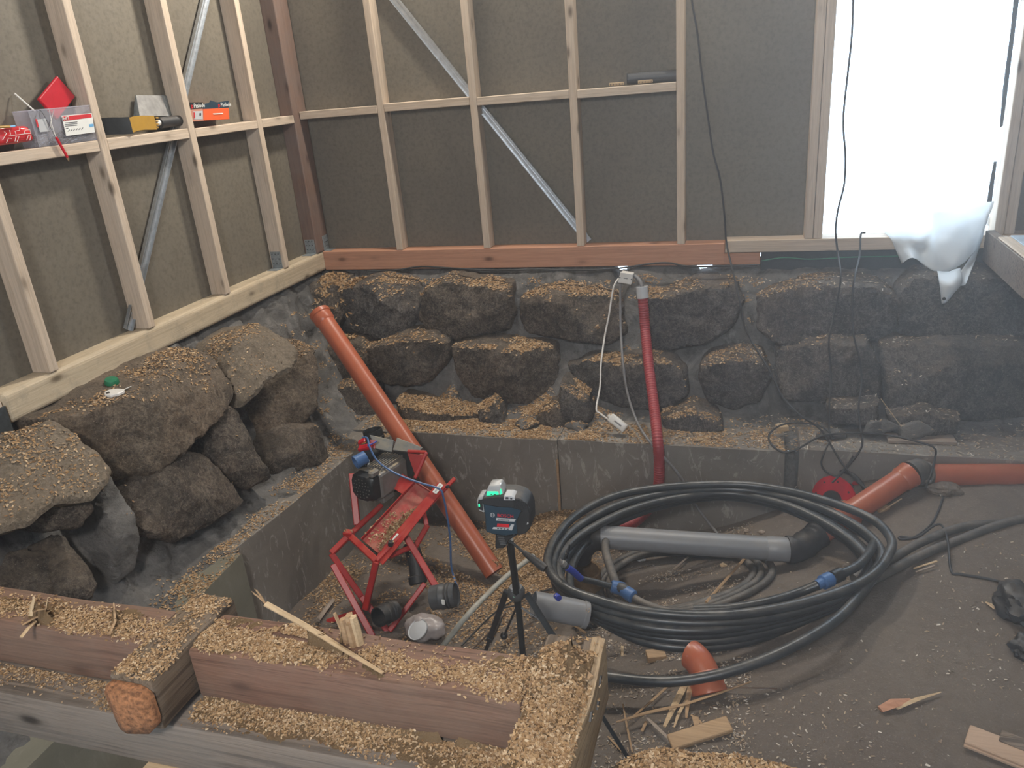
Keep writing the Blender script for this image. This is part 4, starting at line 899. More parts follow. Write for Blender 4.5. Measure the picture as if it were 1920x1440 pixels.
bar('embossed_mark', c-ux*.012+n_*0.0125, c+ux*.012+n_*0.0125, 0.004, 0.001, M['cable_grey'], LD, up=n_)
t = thing('extension_lead', 'white lead with a plug hanging in front of the back stones', 'lead', Y(1155, 790, -0.66))
w = tube('cord', [Y(1160, 522, -0.285), Y(1153, 532, -0.30), Y(1148, 550, -0.31), Y(1142, 590, -0.33), Y(1134, 630, -0.36), Y(1127, 680, -0.45), Y(1125, 725, -0.52), Y(1118, 766, -0.62), Y(1125, 775, -0.63), Y(1140, 786, -0.64)], 0.0052, M['white_pl'], t, 8)
a, b = V3(Y(1145, 782, -0.64)), V3(Y(1170, 802, -0.66)); d = (b-a).normalized()
PG = mesh('plug', None, None, M['white_pl'], t, True, bar_bm(a-d*.004, b+d*.012, 0.052, 0.040, (0.3, -1, 0.2), 0.008, None, 2), 50)
lathe('plug_collar', a-d*.018, d, [(0.006, 0), (0.012, .002), (0.013, .014), (0.016, .02)], M['white_pl'], t, 12)
bar('plug_slot', a.lerp(b, .25)+Vector((.004, -.019, .004)), a.lerp(b, .8)+Vector((.004, -.019, .004)), 0.012, 0.002, M['cable_grey'], PG, up=(0.3, -1, 0.2))
tag(tube('grey_cable', [Y(1163, 532, -0.26), Y(1163, 560, -0.28), Y(1164, 620, -0.33), Y(1168, 680, -0.46), Y(1176, 735, -0.52), Y(1192, 785, -0.62), Y(1212, 820, -0.785), Y(1240, 852, -0.80), Y(1265, 880, -0.80), Y(1283, 905, -0.80), Y(1300, 940, -0.80), Y(1325, 975, -0.80), Y(1345, 1000, -0.85)], 0.0075, M['cable_grey'], None, 8), 'grey cable running down from the junction box past the red duct', 'cable')

# ------------------------------------------------------------------ black cables hanging at the right
g_ = 'black cables hanging at the right'
def cable(pts, lb, r=0.0052): return tag(tube('hanging_cable', [Y(x, y, d) for x, y, d in pts], r, M['cable'], None, 7), lb, 'cable', g_)
cable([(1292, -60, -.05), (1297, 0, -.06), (1308, 65, -.07), (1316, 140, -.08), (1326, 210, -.08), (1337, 285, -.09), (1350, 335, -.09), (1358, 400, -.09), (1362, 455, -.07), (1372, 500, -.18), (1386, 560, -.32), (1394, 605, -.36), (1412, 645, -.42), (1440, 690, -.50), (1468, 745, -.58), (1500, 778, -.64), (1535, 802, -.66), (1552, 825, -.70), (1580, 870, -.80), (1610, 905, -.85), (1630, 920, -.9)], 'black cable hanging left of the bright opening and crossing the stones')
cable([(1602, -60, -.10), (1600, 0, -.10), (1597, 70, -.10), (1590, 135, -.10), (1582, 210, -.10), (1582, 250, -.10), (1585, 290, -.10), (1583, 345, -.10), (1571, 395, -.10), (1567, 435, -.08), (1571, 475, -.12), (1576, 510, -.27), (1574, 540, -.31), (1562, 600, -.36), (1554, 640, -.43), (1558, 700, -.46), (1555, 760, -.58), (1554, 800, -.64), (1560, 825, -.72)], 'black cable hanging down the middle of the bright opening')
cable([(1622, 436, .00), (1614, 440, -.02), (1612, 478, -.10), (1602, 520, -.28), (1598, 560, -.32), (1600, 625, -.40), (1612, 675, -.44), (1615, 715, -.47), (1610, 760, -.58), (1613, 800, -.64), (1617, 825, -.74), (1612, 845, -.76), (1585, 880, -.80), (1560, 905, -.84)], 'short black cable hooked over the sill of the bright opening')
cable([(1565, 820, -.70), (1540, 800, -.66), (1500, 793, -.62), (1465, 797, -.64), (1442, 815, -.68), (1448, 835, -.76), (1470, 848, -.79), (1495, 842, -.79), (1530, 822, -.74), (1560, 814, -.70), (1610, 812, -.70), (1660, 815, -.68), (1720, 828, -.76), (1752, 840, -.79), (1753, 860, -.80), (1745, 890, -.98), (1735, 915, -1.0)], 'black cable looped over the ledge and across the orange pipe')
cable([(1555, 828, -.74), (1545, 850, -.79), (1540, 870, -.80), (1550, 885, -.81), (1570, 892, -.82), (1590, 870, -.80), (1600, 855, -.79)], 'black cable loop hanging down the right plinth', 0.0045)
P = [(1768, 938), (1760, 960), (1745, 985), (1715, 1002), (1690, 1000), (1690, 996), (1720, 1003), (1750, 997), (1765, 1000), (1775, 1030), (1783, 1072), (1800, 1080), (1850, 1092), (1930, 1112)]
P = [Z(x, y, -1.045) for x, y in P]; P = [np.array([p[0], p[1], gz(p[0], p[1])+.006+(0.03 if 7 <= i <= 9 else 0)]) for i, p in enumerate(P)]
tag(tube('floor_cable', P, 0.0052, M['cable'], None, 7), 'black cable snaking over the sand at the right', 'cable', g_)
# cable reel behind the coil
c = V3(D(1562, 938, 3.98)); d = Vector((-0.62, -0.72, 0.32)).normalized()
t = thing('cable_reel', 'black and red cable reel lying against the right plinth', 'cable reel', (c.x, c.y, gz(c.x, c.y)))
FG = lathe('flange', c-d*0.01, d, [(0.03, 0), (0.125, 0), (0.125, .012), (0.03, .012)], M['red_pl'], t)
lathe('hub', c, d, [(0.05, -.12), (0.05, .02), (0.03, .025), (0.001, .025)], M['black_pl'], t)
lathe('flange', c-d*0.12, d, [(0.03, 0), (0.11, 0), (0.11, .010), (0.03, .010)], M['red_pl'], t)
for k in range(6): tube('winding', [c-d*(0.025+.016*k)+ (d.orthogonal().normalized()*math.cos(a)+d.cross(d.orthogonal().normalized())*math.sin(a))*0.085 for a in [i*math.pi/6 for i in range(12)]], 0.008, M['cable'], t, 6, 3, True)
s1 = d.orthogonal().normalized(); s2 = d.cross(s1)
tube('frame', [c+(s1*math.cos(a)+s2*math.sin(a))*0.15-d*0.06 for a in [i*math.pi/8 for i in range(16)]], 0.011, M['black_pl'], t, 8, 3, True)
for k in range(8):
    a = k*math.pi/4; cyl('flange_slot', c+d*0.003+(s1*math.cos(a)+s2*math.sin(a))*0.10, c+d*0.0035+(s1*math.cos(a)+s2*math.sin(a))*0.10, 0.006, M['black_pl'], FG, n=6)
# ------------------------------------------------------------------ red bench saw standing askew in the pit
t = thing('bench_saw', 'red bench saw with grey motor standing askew in the pit', 'saw', (1.05, -1.75, -1.5))
def mp(x, y, d): return V3(D(x, y, d))
def rtube(a, b, w=0.030, name='frame_tube', h=None, mat='red'): return bar(name, a, b, w, h or w, M[mat], t, up=(0.3, -0.6, 0.7), bev=0.004)
P1, P2, P3 = mp(621, 1038, 3.86), mp(655, 1004, 3.90), mp(706, 1052, 3.74)
TOPR = mp(830, 906, 3.92); TIP = mp(853, 897, 3.95)
rtube(P1, P2); rtube(P2, P3, 0.032)
rtube(P2, mp(716, 947, 4.05), 0.026)
rtube(mp(660, 888, 4.02), mp(670, 985, 3.96), 0.034)
rtube(P3, TIP, 0.020)
rtube(P3, mp(685, 1142, 3.82)); rtube(mp(624, 1058, 3.86), mp(699, 1194, 3.78), 0.032); rtube(P1, mp(677, 1118, 3.88)); rtube(mp(677, 1118, 3.88), mp(738, 1198, 3.86))
rtube(mp(756, 998, 3.86), mp(822, 1108, 3.78), 0.032); rtube(mp(802, 985, 3.96), mp(777, 1028, 3.90), 0.026); rtube(mp(729, 1044, 3.80), mp(770, 1026, 3.86), 0.024)
rtube(mp(797, 1094, 3.90), mp(730, 1183, 3.84), 0.026); rtube(mp(614, 1166, 3.96), mp(676, 1146, 3.88), 0.026); rtube(mp(845, 846, 4.0)*0+mp(779, 905, 3.99), mp(800, 985, 3.96), 0.024)
bm = box_bm(P2+Vector((-.026, -.02, -.02)), P2+Vector((.022, .02, .026)), 0.004); mesh('frame_joint', None, None, M['red'], t, bm=bm)
# feed trough
T = [mp(680, 1013, 3.84), mp(779, 906, 3.96), mp(810, 926, 3.93), mp(712, 1040, 3.78)]
nn = (T[1]-T[0]).cross(T[3]-T[0]).normalized()
if nn.dot(V3(CAM)-T[0]) < 0: nn = -nn
prism('trough', T, -nn*0.006, M['red_tray'], t, 0.001)
prism('trough_wall', [T[0], T[1], T[1]+nn*0.02, T[0]+nn*0.02], (T[0]-T[3]).normalized()*0.004, M['red'], t)
prism('trough_end', [T[1], T[2], T[2]+nn*0.03, T[1]+nn*0.03], (T[1]-T[0]).normalized()*0.004, M['red_tray'], t)
TR = T
FL = [mp(704, 1047, 3.765), mp(722, 1022, 3.79), mp(822, 905, 3.925), mp(838, 911, 3.915), mp(745, 1028, 3.765), mp(718, 1060, 3.735)]
prism('tray_flange', FL, nn*0.006, M['red'], t, 0.001)
# sticker labels on the flange
for x, y, s in ((821, 916, .5), (741, 1011, .62)):
    a = V3(PL(x, y, FL[1]+nn*0.0085, nn)); d = (FL[3]-FL[4]).normalized()
    st = bar('sticker', a-d*.030, a+d*.030, 0.026, 0.003, M['lblwhite'], t, up=nn); bar('print_line', a-d*.022+nn*.0018, a+d*.022+nn*.0018, 0.008, 0.001, M['lblgrey'], st, up=nn)
cyl('roller_end', mp(732, 1022, 3.77)-nn*0.0, mp(735, 1017, 3.77)+nn*0.012, 0.014, M['black_pl'], t)
cyl('bolt', mp(837, 913, 3.90), mp(841, 912, 3.89), 0.007, M['black_pl'], t)
# blade guard, blade and plates
G1 = [mp(692, 815, 4.06), mp(738, 825, 4.05), mp(744, 820, 4.05), mp(793, 839, 4.03), mp(784, 850, 4.02), mp(736, 844, 4.03), mp(735, 848, 4.03), mp(703, 841, 4.04)]
gn = (G1[3]-G1[0]).cross(G1[7]-G1[0]).normalized()
if gn.dot(V3(CAM)-G1[0]) < 0: gn = -gn
o = prism('blade_guard', G1[:2]+[G1[6], G1[7]], -gn*0.045, M['guard'], t, 0.003); o['label'] = 'grey sheet metal guard'
prism('blade_guard', G1[2:6], -gn*0.045+gn*0, M['guard'], t, 0.003)
bx = (mp(760, 850, 4.1)-mp(735, 877, 4.1)).normalized()
cdisc = mp(736, 878, 4.14); dn_ = (V3(CAM)-cdisc).normalized()+Vector((0.5, 0.3, -0.1))
o = lathe('saw_blade', cdisc, dn_, [(0.001, 0), (0.125, 0), (0.127, .002), (0.125, .004), (0.001, .004)], M['black_pl'], t, 40); o['label'] = 'dark round blade behind the motor'
R1 = [mp(764, 850, 4.05), mp(796, 853, 4.03), mp(779, 892, 4.03)]
prism('side_plate', R1, gn*0.004, M['red'], t); rtube(mp(800, 848, 4.0), mp(778, 897, 4.0), 0.018, 'guard_arm')
rtube(mp(764, 846, 4.03), mp(800, 848, 4.0), 0.016, 'guard_arm')
R2 = [mp(754, 888, 4.06), mp(779, 902, 4.03), mp(757, 928, 4.0), mp(738, 916, 4.03)]; prism('side_plate', R2, gn*0.004, M['red'], t)
prism('side_plate', [mp(694, 824, 4.04), mp(704, 826, 4.04), mp(702, 868, 4.03), mp(696, 866, 4.03)], gn*0.004, M['red'], t)
# motor
m0, m1 = mp(682, 914, 3.93), mp(728, 884, 4.09); md = (m1-m0).normalized()
mu = Vector((0.05, 0.1, 1)); mx_ = mu.cross(md).normalized(); mu = md.cross(mx_).normalized()
Mb = Matrix((mx_, mu, md)).transposed().to_4x4() @ Matrix.Scale(1.32, 4); Mb.translation = m0
o = mesh('motor_body', None, None, M['motor'], t, bm=box_bm((-.060, -.055, .03), (.055, .052, .20), 0.012, 2, None, Mb)); o['label'] = 'grey alloy motor body'; MO = o
for k in range(9):
    x = -.046+k*.0115; mesh('cooling_fin', None, None, M['motor'], MO, bm=box_bm((x-.002, .048, .06), (x+.002, .064, .19), 0, 1, None, Mb))
for k in range(7):
    y = -.046+k*.0145; mesh('cooling_fin', None, None, M['motor'], MO, bm=box_bm((.050, y-.002, .06), (.064, y+.002, .19), 0, 1, None, Mb))
bm = lathe_bm((0, 0, 0), (0, 0, 1), [(0.001, -.012), (0.030, -.012), (0.050, -.008), (0.060, 0.002), (0.062, .035), (0.055, .036)], 26)
for v in bm.verts: v.co = Mb @ Vector((max(-.054, min(.050, v.co.x*1.12)), max(-.052, min(.050, v.co.y*1.1)), v.co.z))
o = mesh('fan_cover', None, None, M['black_pl'], t, True, bm, 40); o['label'] = 'black fan cover'; FC = o
for ring_r, n_ in ((0.014, 6), (0.026, 10), (0.038, 14)):
    for k in range(n_):
        a = 2*math.pi*k/n_; q = Mb @ Vector((ring_r*math.cos(a), ring_r*math.sin(a), -.0135)); cyl('vent_hole', q, q-md*0.0008, 0.0034, M['motor'], FC, n=6)
mesh('motor_foot', None, None, M['motor'], t, bm=box_bm((-.05, -.085, .05), (.05, -.055, .12), 0.006, 1, None, Mb))
mesh('motor_foot', None, None, M['motor'], t, bm=box_bm((-.055, .05, -.005), (-.03, .075, .04), 0.006, 1, None, Mb))
# switch box, plug inlet, emergency stop
s0 = mp(687, 858, 4.02)
o = mesh('switch_box', None, None, M['black_pl'], t, bm=bar_bm(s0+Vector((-.028, -.02, -.045)), s0+Vector((.03, .02, .045)), 0.07, 0.06, (0, -1, 0.3), 0.006)); o['label'] = 'black switch box'
p0 = mp(676, 862, 3.95); d = V3((-0.55, -0.75, -0.15)).normalized()
o = lathe('plug_inlet', p0-d*0.03, d, [(0.001, 0), (0.034, 0), (0.034, .05), (0.036, .052), (0.036, .062), (0.030, .062), (0.028, .03), (0.001, .03)], M['blue'], t, 20); o['label'] = 'round blue plug inlet'
q = mp(682, 838, 4.0); bar('stop_cover', q+Vector((-.03, 0, -.012)), q+Vector((.045, .0, .008)), 0.034, 0.022, M['red_pl'], t, up=(0, -.5, 1), bev=.005)
q = mp(680, 828, 4.02); bar('stop_cover', q+Vector((-.025, 0, -.008)), q+Vector((.02, .0, .012)), 0.03, 0.016, M['red_pl'], t, up=(0, -.5, 1), bev=.005)
q = mp(682, 831, 3.99); bar('warning_stripe', q+Vector((-.012, 0, -.004)), q+Vector((.016, 0, .006)), 0.006, 0.004, M['yellow'], t, up=(0, -.5, 1))
q = mp(691, 866, 3.97); bar('sticker', q+Vector((-.004, 0, -.016)), q+Vector((.004, 0, .014)), 0.012, 0.004, M['lblwhite'], t, up=(0, -1, 0.3))
o = tube('blue_cable', [mp(680, 820, 4.03), mp(689, 822, 4.0), mp(693, 838, 3.97), mp(706, 862, 3.96), mp(727, 879, 3.95), mp(756, 894, 3.92), mp(790, 906, 3.9), mp(824, 917, 3.87), mp(832, 935, 3.88), mp(838, 965, 3.92), mp(844, 1010, 3.98), mp(846, 1060, 4.02), mp(852, 1085, 4.02), mp(859, 1104, 3.98)], 0.0052, M['blue'], t, 7); o['label'] = 'blue mains cable'
tube('blue_cable', [mp(689, 836, 3.97), mp(700, 831, 3.98), mp(707, 827, 3.99)], 0.0045, M['blue_dk'], t, 6)
# plastic bag
def bag_pt(u, w):
    th = math.pi*u; ph = 2*math.pi*w
    p = Vector((math.sin(th)*math.cos(ph)*.105, math.sin(th)*math.sin(ph)*.07, math.cos(th)*.062))
    k = 1+0.28*noise.noise(p*14+Vector((4, 4, 4)))+0.14*noise.noise(p*34)
    return V3(BAGC)+p*k
BAGC = D(793, 1160, 3.72); BAGC[2] = gz(BAGC[0], BAGC[1])+0.055
t2 = thing('plastic_bag', 'crumpled pale grey plastic bag on the pit floor', 'bag', (BAGC[0], BAGC[1], BAGC[2]-.055))
mesh_ = sheet_grid('bag', 26, 40, bag_pt, M['bag'], t2)
lathe('lid', V3(BAGC)+Vector((-.005, -.055, .035)), (-0.25, -0.45, 0.85), [(0.001, 0.006), (0.04, 0.006), (0.048, 0.002), (0.052, 0.006), (0.052, 0.0), (0.001, 0)], M['lblgrey'], t2, 24)

# ------------------------------------------------------------------ line laser on its tripod
ZH = 2.44                                                 # distance of the laser from the viewer
def lp(x, y, d=ZH): return V3(D(x, y, d))
hub = lp(968, 1112, 2.68)
t = thing('tripod', 'black tripod with flat legs standing behind the joists', 'tripod', (hub.x, hub.y, gz(hub.x, hub.y)))
colt = lp(957, 1012, 2.50)
cyl('centre_column', hub+Vector((0, 0, -.06)), colt, 0.0105, M['black_pl'], t)
bar('centre_tube', lp(956, 1020, 2.52), lp(972, 1128, 2.70), 0.020, 0.018, M['black_pl'], t, up=(0, -1, 0))
mesh('hub', None, None, M['dark_grey'], t, True, lathe_bm(hub+Vector((0, 0, -.02)), (0, 0, 1), [(0.001, 0), (.024, 0), (.030, .012), (.030, .034), (.022, .046), (.001, .046)], 18), 35)
def gpt(x, y, z): return V3(Z(x, y, z))
feet = []
for (x1, y1, d1), (x2, y2) in (((950, 1108, 2.70), (896, 1262)), ((970, 1116, 2.66), (990, 1330)), ((987, 1112, 2.69), (1186, 1435))):
    a = lp(x1, y1, d1)
    f = None
    for it in range(30):
        f = Z(x2, y2, -1.2 if f is None else gz(f[0], f[1])+.004)
    f = V3(f); feet.append(f); b = a.lerp(f, 0.52)
    bar('leg', a, b, 0.021, 0.012, M['black_pl'], t, up=(0, -1, 0.2)); bar('leg_lock', b-(f-a).normalized()*.012, b+(f-a).normalized()*.022, 0.026, 0.018, M['black_pl'], t, up=(0, -1, .2), bev=.003)
    LL = bar('lower_leg', b, f, 0.014, 0.008, M['black_pl'], t, up=(0, -1, .2)); lathe('foot', f+Vector((0, 0, -.002)), a-f, [(0.001, 0), (.012, .002), (.011, .02), (.008, .028)], M['rubber'], LL, 10)
    bar('strut', a.lerp(b, 0.35), hub+Vector((0, 0, -.05)), 0.008, 0.005, M['dark_grey'], t)
q = lp(965, 1117, 2.655); o = cyl('green_mark', q, q+(V3(CAM)-q).normalized()*.003, 0.0065, M['green'], t); o['label'] = 'round green mark'
o = cyl('chrome_collar', lp(966, 1104, 2.66), lp(966, 1108, 2.66), 0.016, M['galv'], t)
q0, q1, q2, q3 = lp(956, 1014, 2.46), lp(980, 1034, 2.44), lp(1000, 1050, 2.42), lp(1022, 1066, 2.40)
cyl('pan_rod', q0, q1, 0.0045, M['black_pl'], t, n=10)
o = lathe('pan_handle', q1, q3-q1, [(0.001, 0), (.007, .002), (.010, .02), (.0125, .05), (.0135, .085), (.012, .092), (.001, .094)], M['rubber'], t, 14); o['label'] = 'ribbed grip'
lathe('head_plate', lp(954, 1003, 2.45), (0.1, 0.05, 1), [(0.001, 0), (.020, 0), (.020, .008), (.012, .012), (.012, .022), (.020, .024), (.020, .032), (.001, .032)], M['black_pl'], t, 16)
cyl('head_knob', lp(962, 1000, 2.42), lp(980, 988, 2.40), 0.006, M['galv'], t, n=10)
k0 = lp(945, 1192, 2.86); cyl('knob_stem', hub+Vector((0, 0, -.05)), k0, 0.004, M['black_pl'], t, n=8)
bm = bmesh.new(); bmesh.ops.create_uvsphere(bm, u_segments=14, v_segments=10, radius=0.014)
for v in bm.verts: v.co += k0
mesh('hook_knob', None, None, M['black_pl'], t, True, bm)
# the laser
base = lp(953, 993)
t = thing('line_laser', 'black and navy cross line laser with a glowing green top window', 'laser level', base)
rx = V3(_r).normalized(); up = Vector((0.02, 0.06, 1)).normalized()
fx = (rx - up*rx.dot(up)).normalized(); fy = up.cross(fx).normalized()        # fx: picture right, fy: away
if fy.dot(V3(_fw)) < 0: fy = -fy
yaw = Matrix.Rotation(math.radians(-12), 3, up); fx = yaw @ fx; fy = yaw @ fy
def L3(a, b, c): return base + fx*a + fy*b + up*c
def extr(name, prof, b0, b1, mat, bev=0.003, par=None):
    return mesh(name, None, None, mat, par or t, True, prism_bm([L3(a, b0, c) for a, c in prof], fy*(b1-b0), bev), 35)
S = 0.00168   # metres per photo pixel here
def pf(px): return [((x-953)*S, (993-y)*S) for x, y in px]
body = pf([(916, 988), (916, 958), (913, 922), (914, 916), (940, 913), (966, 912), (984, 916), (995, 926), (999, 940), (999, 962), (998, 974), (986, 984), (970, 990), (950, 994), (930, 992)])
o = extr('housing', body, -0.040, 0.040, M['navy'], 0.004); o['label'] = 'navy housing'
cap = pf([(913, 930), (913, 919), (917, 916), (940, 912), (968, 911), (985, 915), (996, 925), (1001, 941), (1001, 964), (996, 964), (993, 948), (984, 938), (968, 934), (940, 934)])
o = extr('rubber_cap', cap, -0.0435, 0.0435, M['rubber'], 0.003); o['label'] = 'ribbed black rubber armour'; CAP = o
o = extr('rubber_back', pf([(976, 990), (974, 962), (984, 940), (995, 936), (1001, 944), (1001, 972), (992, 984)]), -0.043, 0.043, M['rubber'], 0.003)
for k in range(9):
    x0 = 972+k*3; extr('grip_rib', pf([(x0, 917+max(0, k-4)*1.2), (x0+1.2, 917+max(0, k-4)*1.2), (x0+1.2+k*.6, 934), (x0+k*.6, 934)]), -0.045, -0.043, M['black_pl'], 0, CAP)
wt = pf([(920, 917), (920, 907), (925, 896), (946, 894), (951, 905), (951, 917)])
o = extr('laser_window', wt, -0.030, 0.018, M['silver'], 0.003); o['label'] = 'top laser head with glowing green window'; WN = o
m_ = extr('glow_pane', pf([(920, 915), (922, 907), (942, 906), (944, 915)]), -0.0315, -0.030, M['greenlamp'], 0.0, WN)
extr('glow_pane', pf([(945, 913), (946, 902), (948, 900), (950, 909)]), -0.0312, -0.030, M['greenlamp'], 0.0, WN)
extr('lens_slot', pf([(928, 913), (928, 911), (931, 911), (931, 913)]), -0.0322, -0.0315, M['dark_grey'], 0.0, WN)
extr('lens_slot', pf([(934, 914), (934, 911.5), (938, 911.5), (938, 914)]), -0.0322, -0.0315, M['dark_grey'], 0.0, WN)
for k in range(4): extr('cap_groove', pf([(925, 898+k*2.1), (948, 896+k*2.1), (948, 896.5+k*2.1), (925, 898.5+k*2.1)]), -0.0306, -0.030, M['lblgrey'], 0.0, WN)
o = extr('front_window', pf([(913, 953), (903, 950), (899, 933), (903, 921), (913, 919)]), -0.026, 0.026, M['silver'], 0.003); o['label'] = 'front laser head'; FW = o
extr('lens_pane', pf([(903, 945), (902, 933), (904, 926), (911, 925), (911, 948)]), -0.0275, -0.026, M['black_pl'], 0.0, FW)
extr('glow_pane', pf([(903, 940), (903, 934), (906, 934), (906, 940)]), -0.0282, -0.0275, M['greenlamp'], 0.0, FW)
o = extr('keypad', pf([(953, 919), (955, 910), (968, 909.5), (975, 913), (975, 918)]), -0.044, 0.0, M['lblgrey'], 0.001); o['label'] = 'pale keypad'; KP = o
extr('key_icon', pf([(957, 916), (958, 912), (963, 912), (963, 916)]), -0.0448, -0.044, M['ink'], 0, KP); extr('key_icon', pf([(966, 916), (966, 913), (970, 913), (970, 916)]), -0.0448, -0.044, M['ink'], 0, KP)
def at(x, y, off): a, c = pf([(x, y)])[0]; return L3(a, off, c)
text('lettering', 'BOSCH', 9.4*S, at(939.5, 954.2, -0.0412), fx, up, M['redink'], t)
NP = extr('name_plate', pf([(936.5, 962), (938, 956.3), (973, 956.3), (974, 958), (971, 962)]), -0.0412, -0.040, M['lblgrey'], 0); text('lettering', 'Professional', 4.6*S, at(940, 960.6, -0.0420), fx, up, M['ink'], NP)
MP_ = extr('model_plate', pf([(929, 980), (931, 976), (961, 975), (965, 968), (970.5, 968), (966, 980)]), -0.0412, -0.040, M['lblgrey'], 0)
extr('red_label', pf([(937.5, 974.3), (939, 968), (961.5, 968), (960, 974.3)]), -0.0412, -0.040, M['redink'], 0)
for k in range(4): extr('label_mark', pf([(938+k*6, 979), (938.4+k*6, 977), (942+k*6, 977), (941.6+k*6, 979)]), -0.0418, -0.0412, M['ink'], 0, MP_)
c = at(930.8, 951, -0.0402)
EM = lathe('emblem', c, -fy, [(4.3*S, 0), (4.3*S, .0012), (3.5*S, .0012), (3.5*S, 0)], M['lblgrey'], t, 24)
extr('emblem_bar', pf([(928.6, 953), (928.6, 949), (929.4, 949), (929.4, 953)]), -0.0412, -0.040, M['lblgrey'], 0, EM); extr('emblem_bar', pf([(932.2, 953), (932.2, 949), (933, 949), (933, 953)]), -0.0412, -0.040, M['lblgrey'], 0, EM); extr('emblem_bar', pf([(929, 951.3), (929, 950.7), (932.6, 950.7), (932.6, 951.3)]), -0.0412, -0.040, M['lblgrey'], 0, EM)
o = extr('release_button', pf([(993, 976), (994, 971), (1000, 968), (1000, 974)]), -0.036, -0.02, M['redink'], 0.001); o['label'] = 'red release button'
extr('power_slider', pf([(994, 966), (995, 961), (998, 960), (998, 964)]), -0.044, -0.02, M['silver'], 0.001)
o = extr('wall_mount', pf([(928, 1030), (931, 990), (970, 988), (974, 996), (958, 1008), (946, 1028)]), -0.018, 0.035, M['rubber'], 0.004); o['label'] = 'black mount under the laser'; MT = o
for k in range(5):
    a = at(938+k*1.2, 1000+k*4.5, -0.019); bar('mount_rib', a-fx*.008, a+fx*.014, 0.004, 0.003, M['dark_grey'], MT, up=fy)
# ------------------------------------------------------------------ things on the left wall's shelf boards
SZ = 0.877
def shelf(x, y, dx=0.0): return V3(X(x, y, dx))
t = thing('clear_box', 'clear plastic screw box with a red and white label on the shelf', 'box', (-0.05, -1.76, SZ))
B = [V3((-0.012, -2.005, SZ+.002)), V3((-0.012, -1.685, SZ+.002))]
b0, b1 = V3(X(70, 262, -0.008)), V3(X(180, 252, -0.008)); b0.z = b1.z = SZ+.001
u0, u1 = V3(X(52, 208, -0.003)), V3(X(176, 197, -0.003))
bk = Vector((-0.082, 0, 0))
Q = [b0, b1, u1, u0]
bm = bmesh.new()
F_ = [bm.verts.new(p) for p in Q]; K_ = [bm.verts.new(p+bk) for p in Q]
for f in ((F_[0], F_[1], F_[2], F_[3]), (K_[3], K_[2], K_[1], K_[0]), (F_[0], K_[0], K_[1], F_[1]), (F_[1], K_[1], K_[2], F_[2]), (F_[3], K_[3], K_[0], F_[0])): bm.faces.new(f)
bmesh.ops.solidify(bm, geom=bm.faces[:], thickness=0.0015)
o = mesh('tub', None, None, M['clear'], t, bm=bm); o['label'] = 'clear tub'
tube('rim', [u0, u1, u1+bk, u0+bk], 0.003, M['clear'], t, 6, 0, True)
# grey screws seen through the tub
rr = random.Random(3); sm = bmesh.new()
for k in range(170):
    y = rr.uniform(b0.y+.02, b1.y-.012); z = SZ+.008+rr.random()**1.3*.045; x = rr.uniform(-.08, -.02); a = rr.uniform(0, 6.28); L_ = 0.016
    bar_bm((x, y, z), (x+math.cos(a)*L_*.6, y+math.sin(a)*L_, z+rr.uniform(-.006, .006)), 0.0035, 0.0035, (0, 0, 1), 0, sm)
o = mesh('screws', None, None, M['steel'], t, bm=sm); o['kind'] = 'stuff'
yx = (b1-b0).normalized(); zx = Vector((0, 0, 1))
def lab(name, px, off, mat, par=None): return prism(name, [V3(X(x, y, -0.002+off)) for x, y in px], (0.0008, 0, 0), M[mat], par or t)
LB = lab('label', [(115, 217), (172, 212), (178, 248), (124, 255)], 0.001, 'lblwhite'); lab('label_band', [(117, 218.5), (171, 213), (172, 220), (119, 227)], 0.002, 'redink', LB)
q = V3(X(119.5, 226.0, 0.0022)); e = V3(X(140, 223.4, 0.0022)); text('lettering', 'HIT', 0.021, q, e-q, zx, M['lblwhite'], LB)
for k in range(3): lab('label_line', [(122, 230+k*3), (145, 228+k*3), (145, 229+k*3), (122, 231+k*3)], 0.002, 'ink', LB)
lab('label_line', [(124, 240), (128, 239.6), (128, 240.8), (124, 241.2)], 0.002, 'ink', LB)
for k in range(6): lab('label_mark', [(127+k*5, 246-k*.7), (130+k*5, 243-k*.8), (131+k*5, 243.5-k*.8), (128+k*5, 246.5-k*.7)], 0.002, 'ink', LB)
lab('label_square', [(167, 233), (175, 232), (175.6, 237), (168, 238)], 0.002, 'lblblue', LB)
SL = lab('side_label', [(68, 224), (85, 222), (93, 246), (75, 248)], 0.0005, 'lblgrey'); lab('side_band', [(66, 223), (69, 223), (73, 238), (70, 239)], 0.001, 'redink', SL)
tag(bar('box_lid', X(88, 206, -0.05), X(123, 162, -0.055), 0.105, 0.014, M['red_pl'], None, up=(1, 0, 0.12), bev=.006, seg=3), 'red plastic lid standing tilted behind the clear box', 'lid')
q = V3(X(112, 178, -0.043)); 
t = thing('marking_pencil', 'red pencil hanging by a wire from the clear box', 'pencil', X(105, 255, 0.004))
bar('pencil', X(105, 257, 0.006), X(127, 296, 0.008), 0.011, 0.008, M['red_pl'], t, up=(1, 0, 0)); lathe('tip', X(127, 296, 0.008), V3(X(129, 302, 0.008)-X(127, 296, 0.008)), [(.006, 0), (.002, .012), (.0005, .016)], M['scrap'], t, 8)
for dx in (0, 6): tube('wire', [X(105, 257, 0.005), X(98-dx*.5, 236, 0.003), X(92+dx*1.5, 205, -0.01)], 0.0013, M['white_pl'], t, 5, 4)
tube('wire', [X(66, 223, 0.002), X(71, 208, -0.01), X(80, 212, 0.003), X(103, 255, 0.005)], 0.0012, M['dark_grey'], t, 5, 4)
tag(tube('white_stick', [X(27, 175, -0.085), X(66, 209, -0.02)], 0.0032, M['lblwhite'], None, 6, 4), 'thin white stick leaning out of the clear box', 'stick')
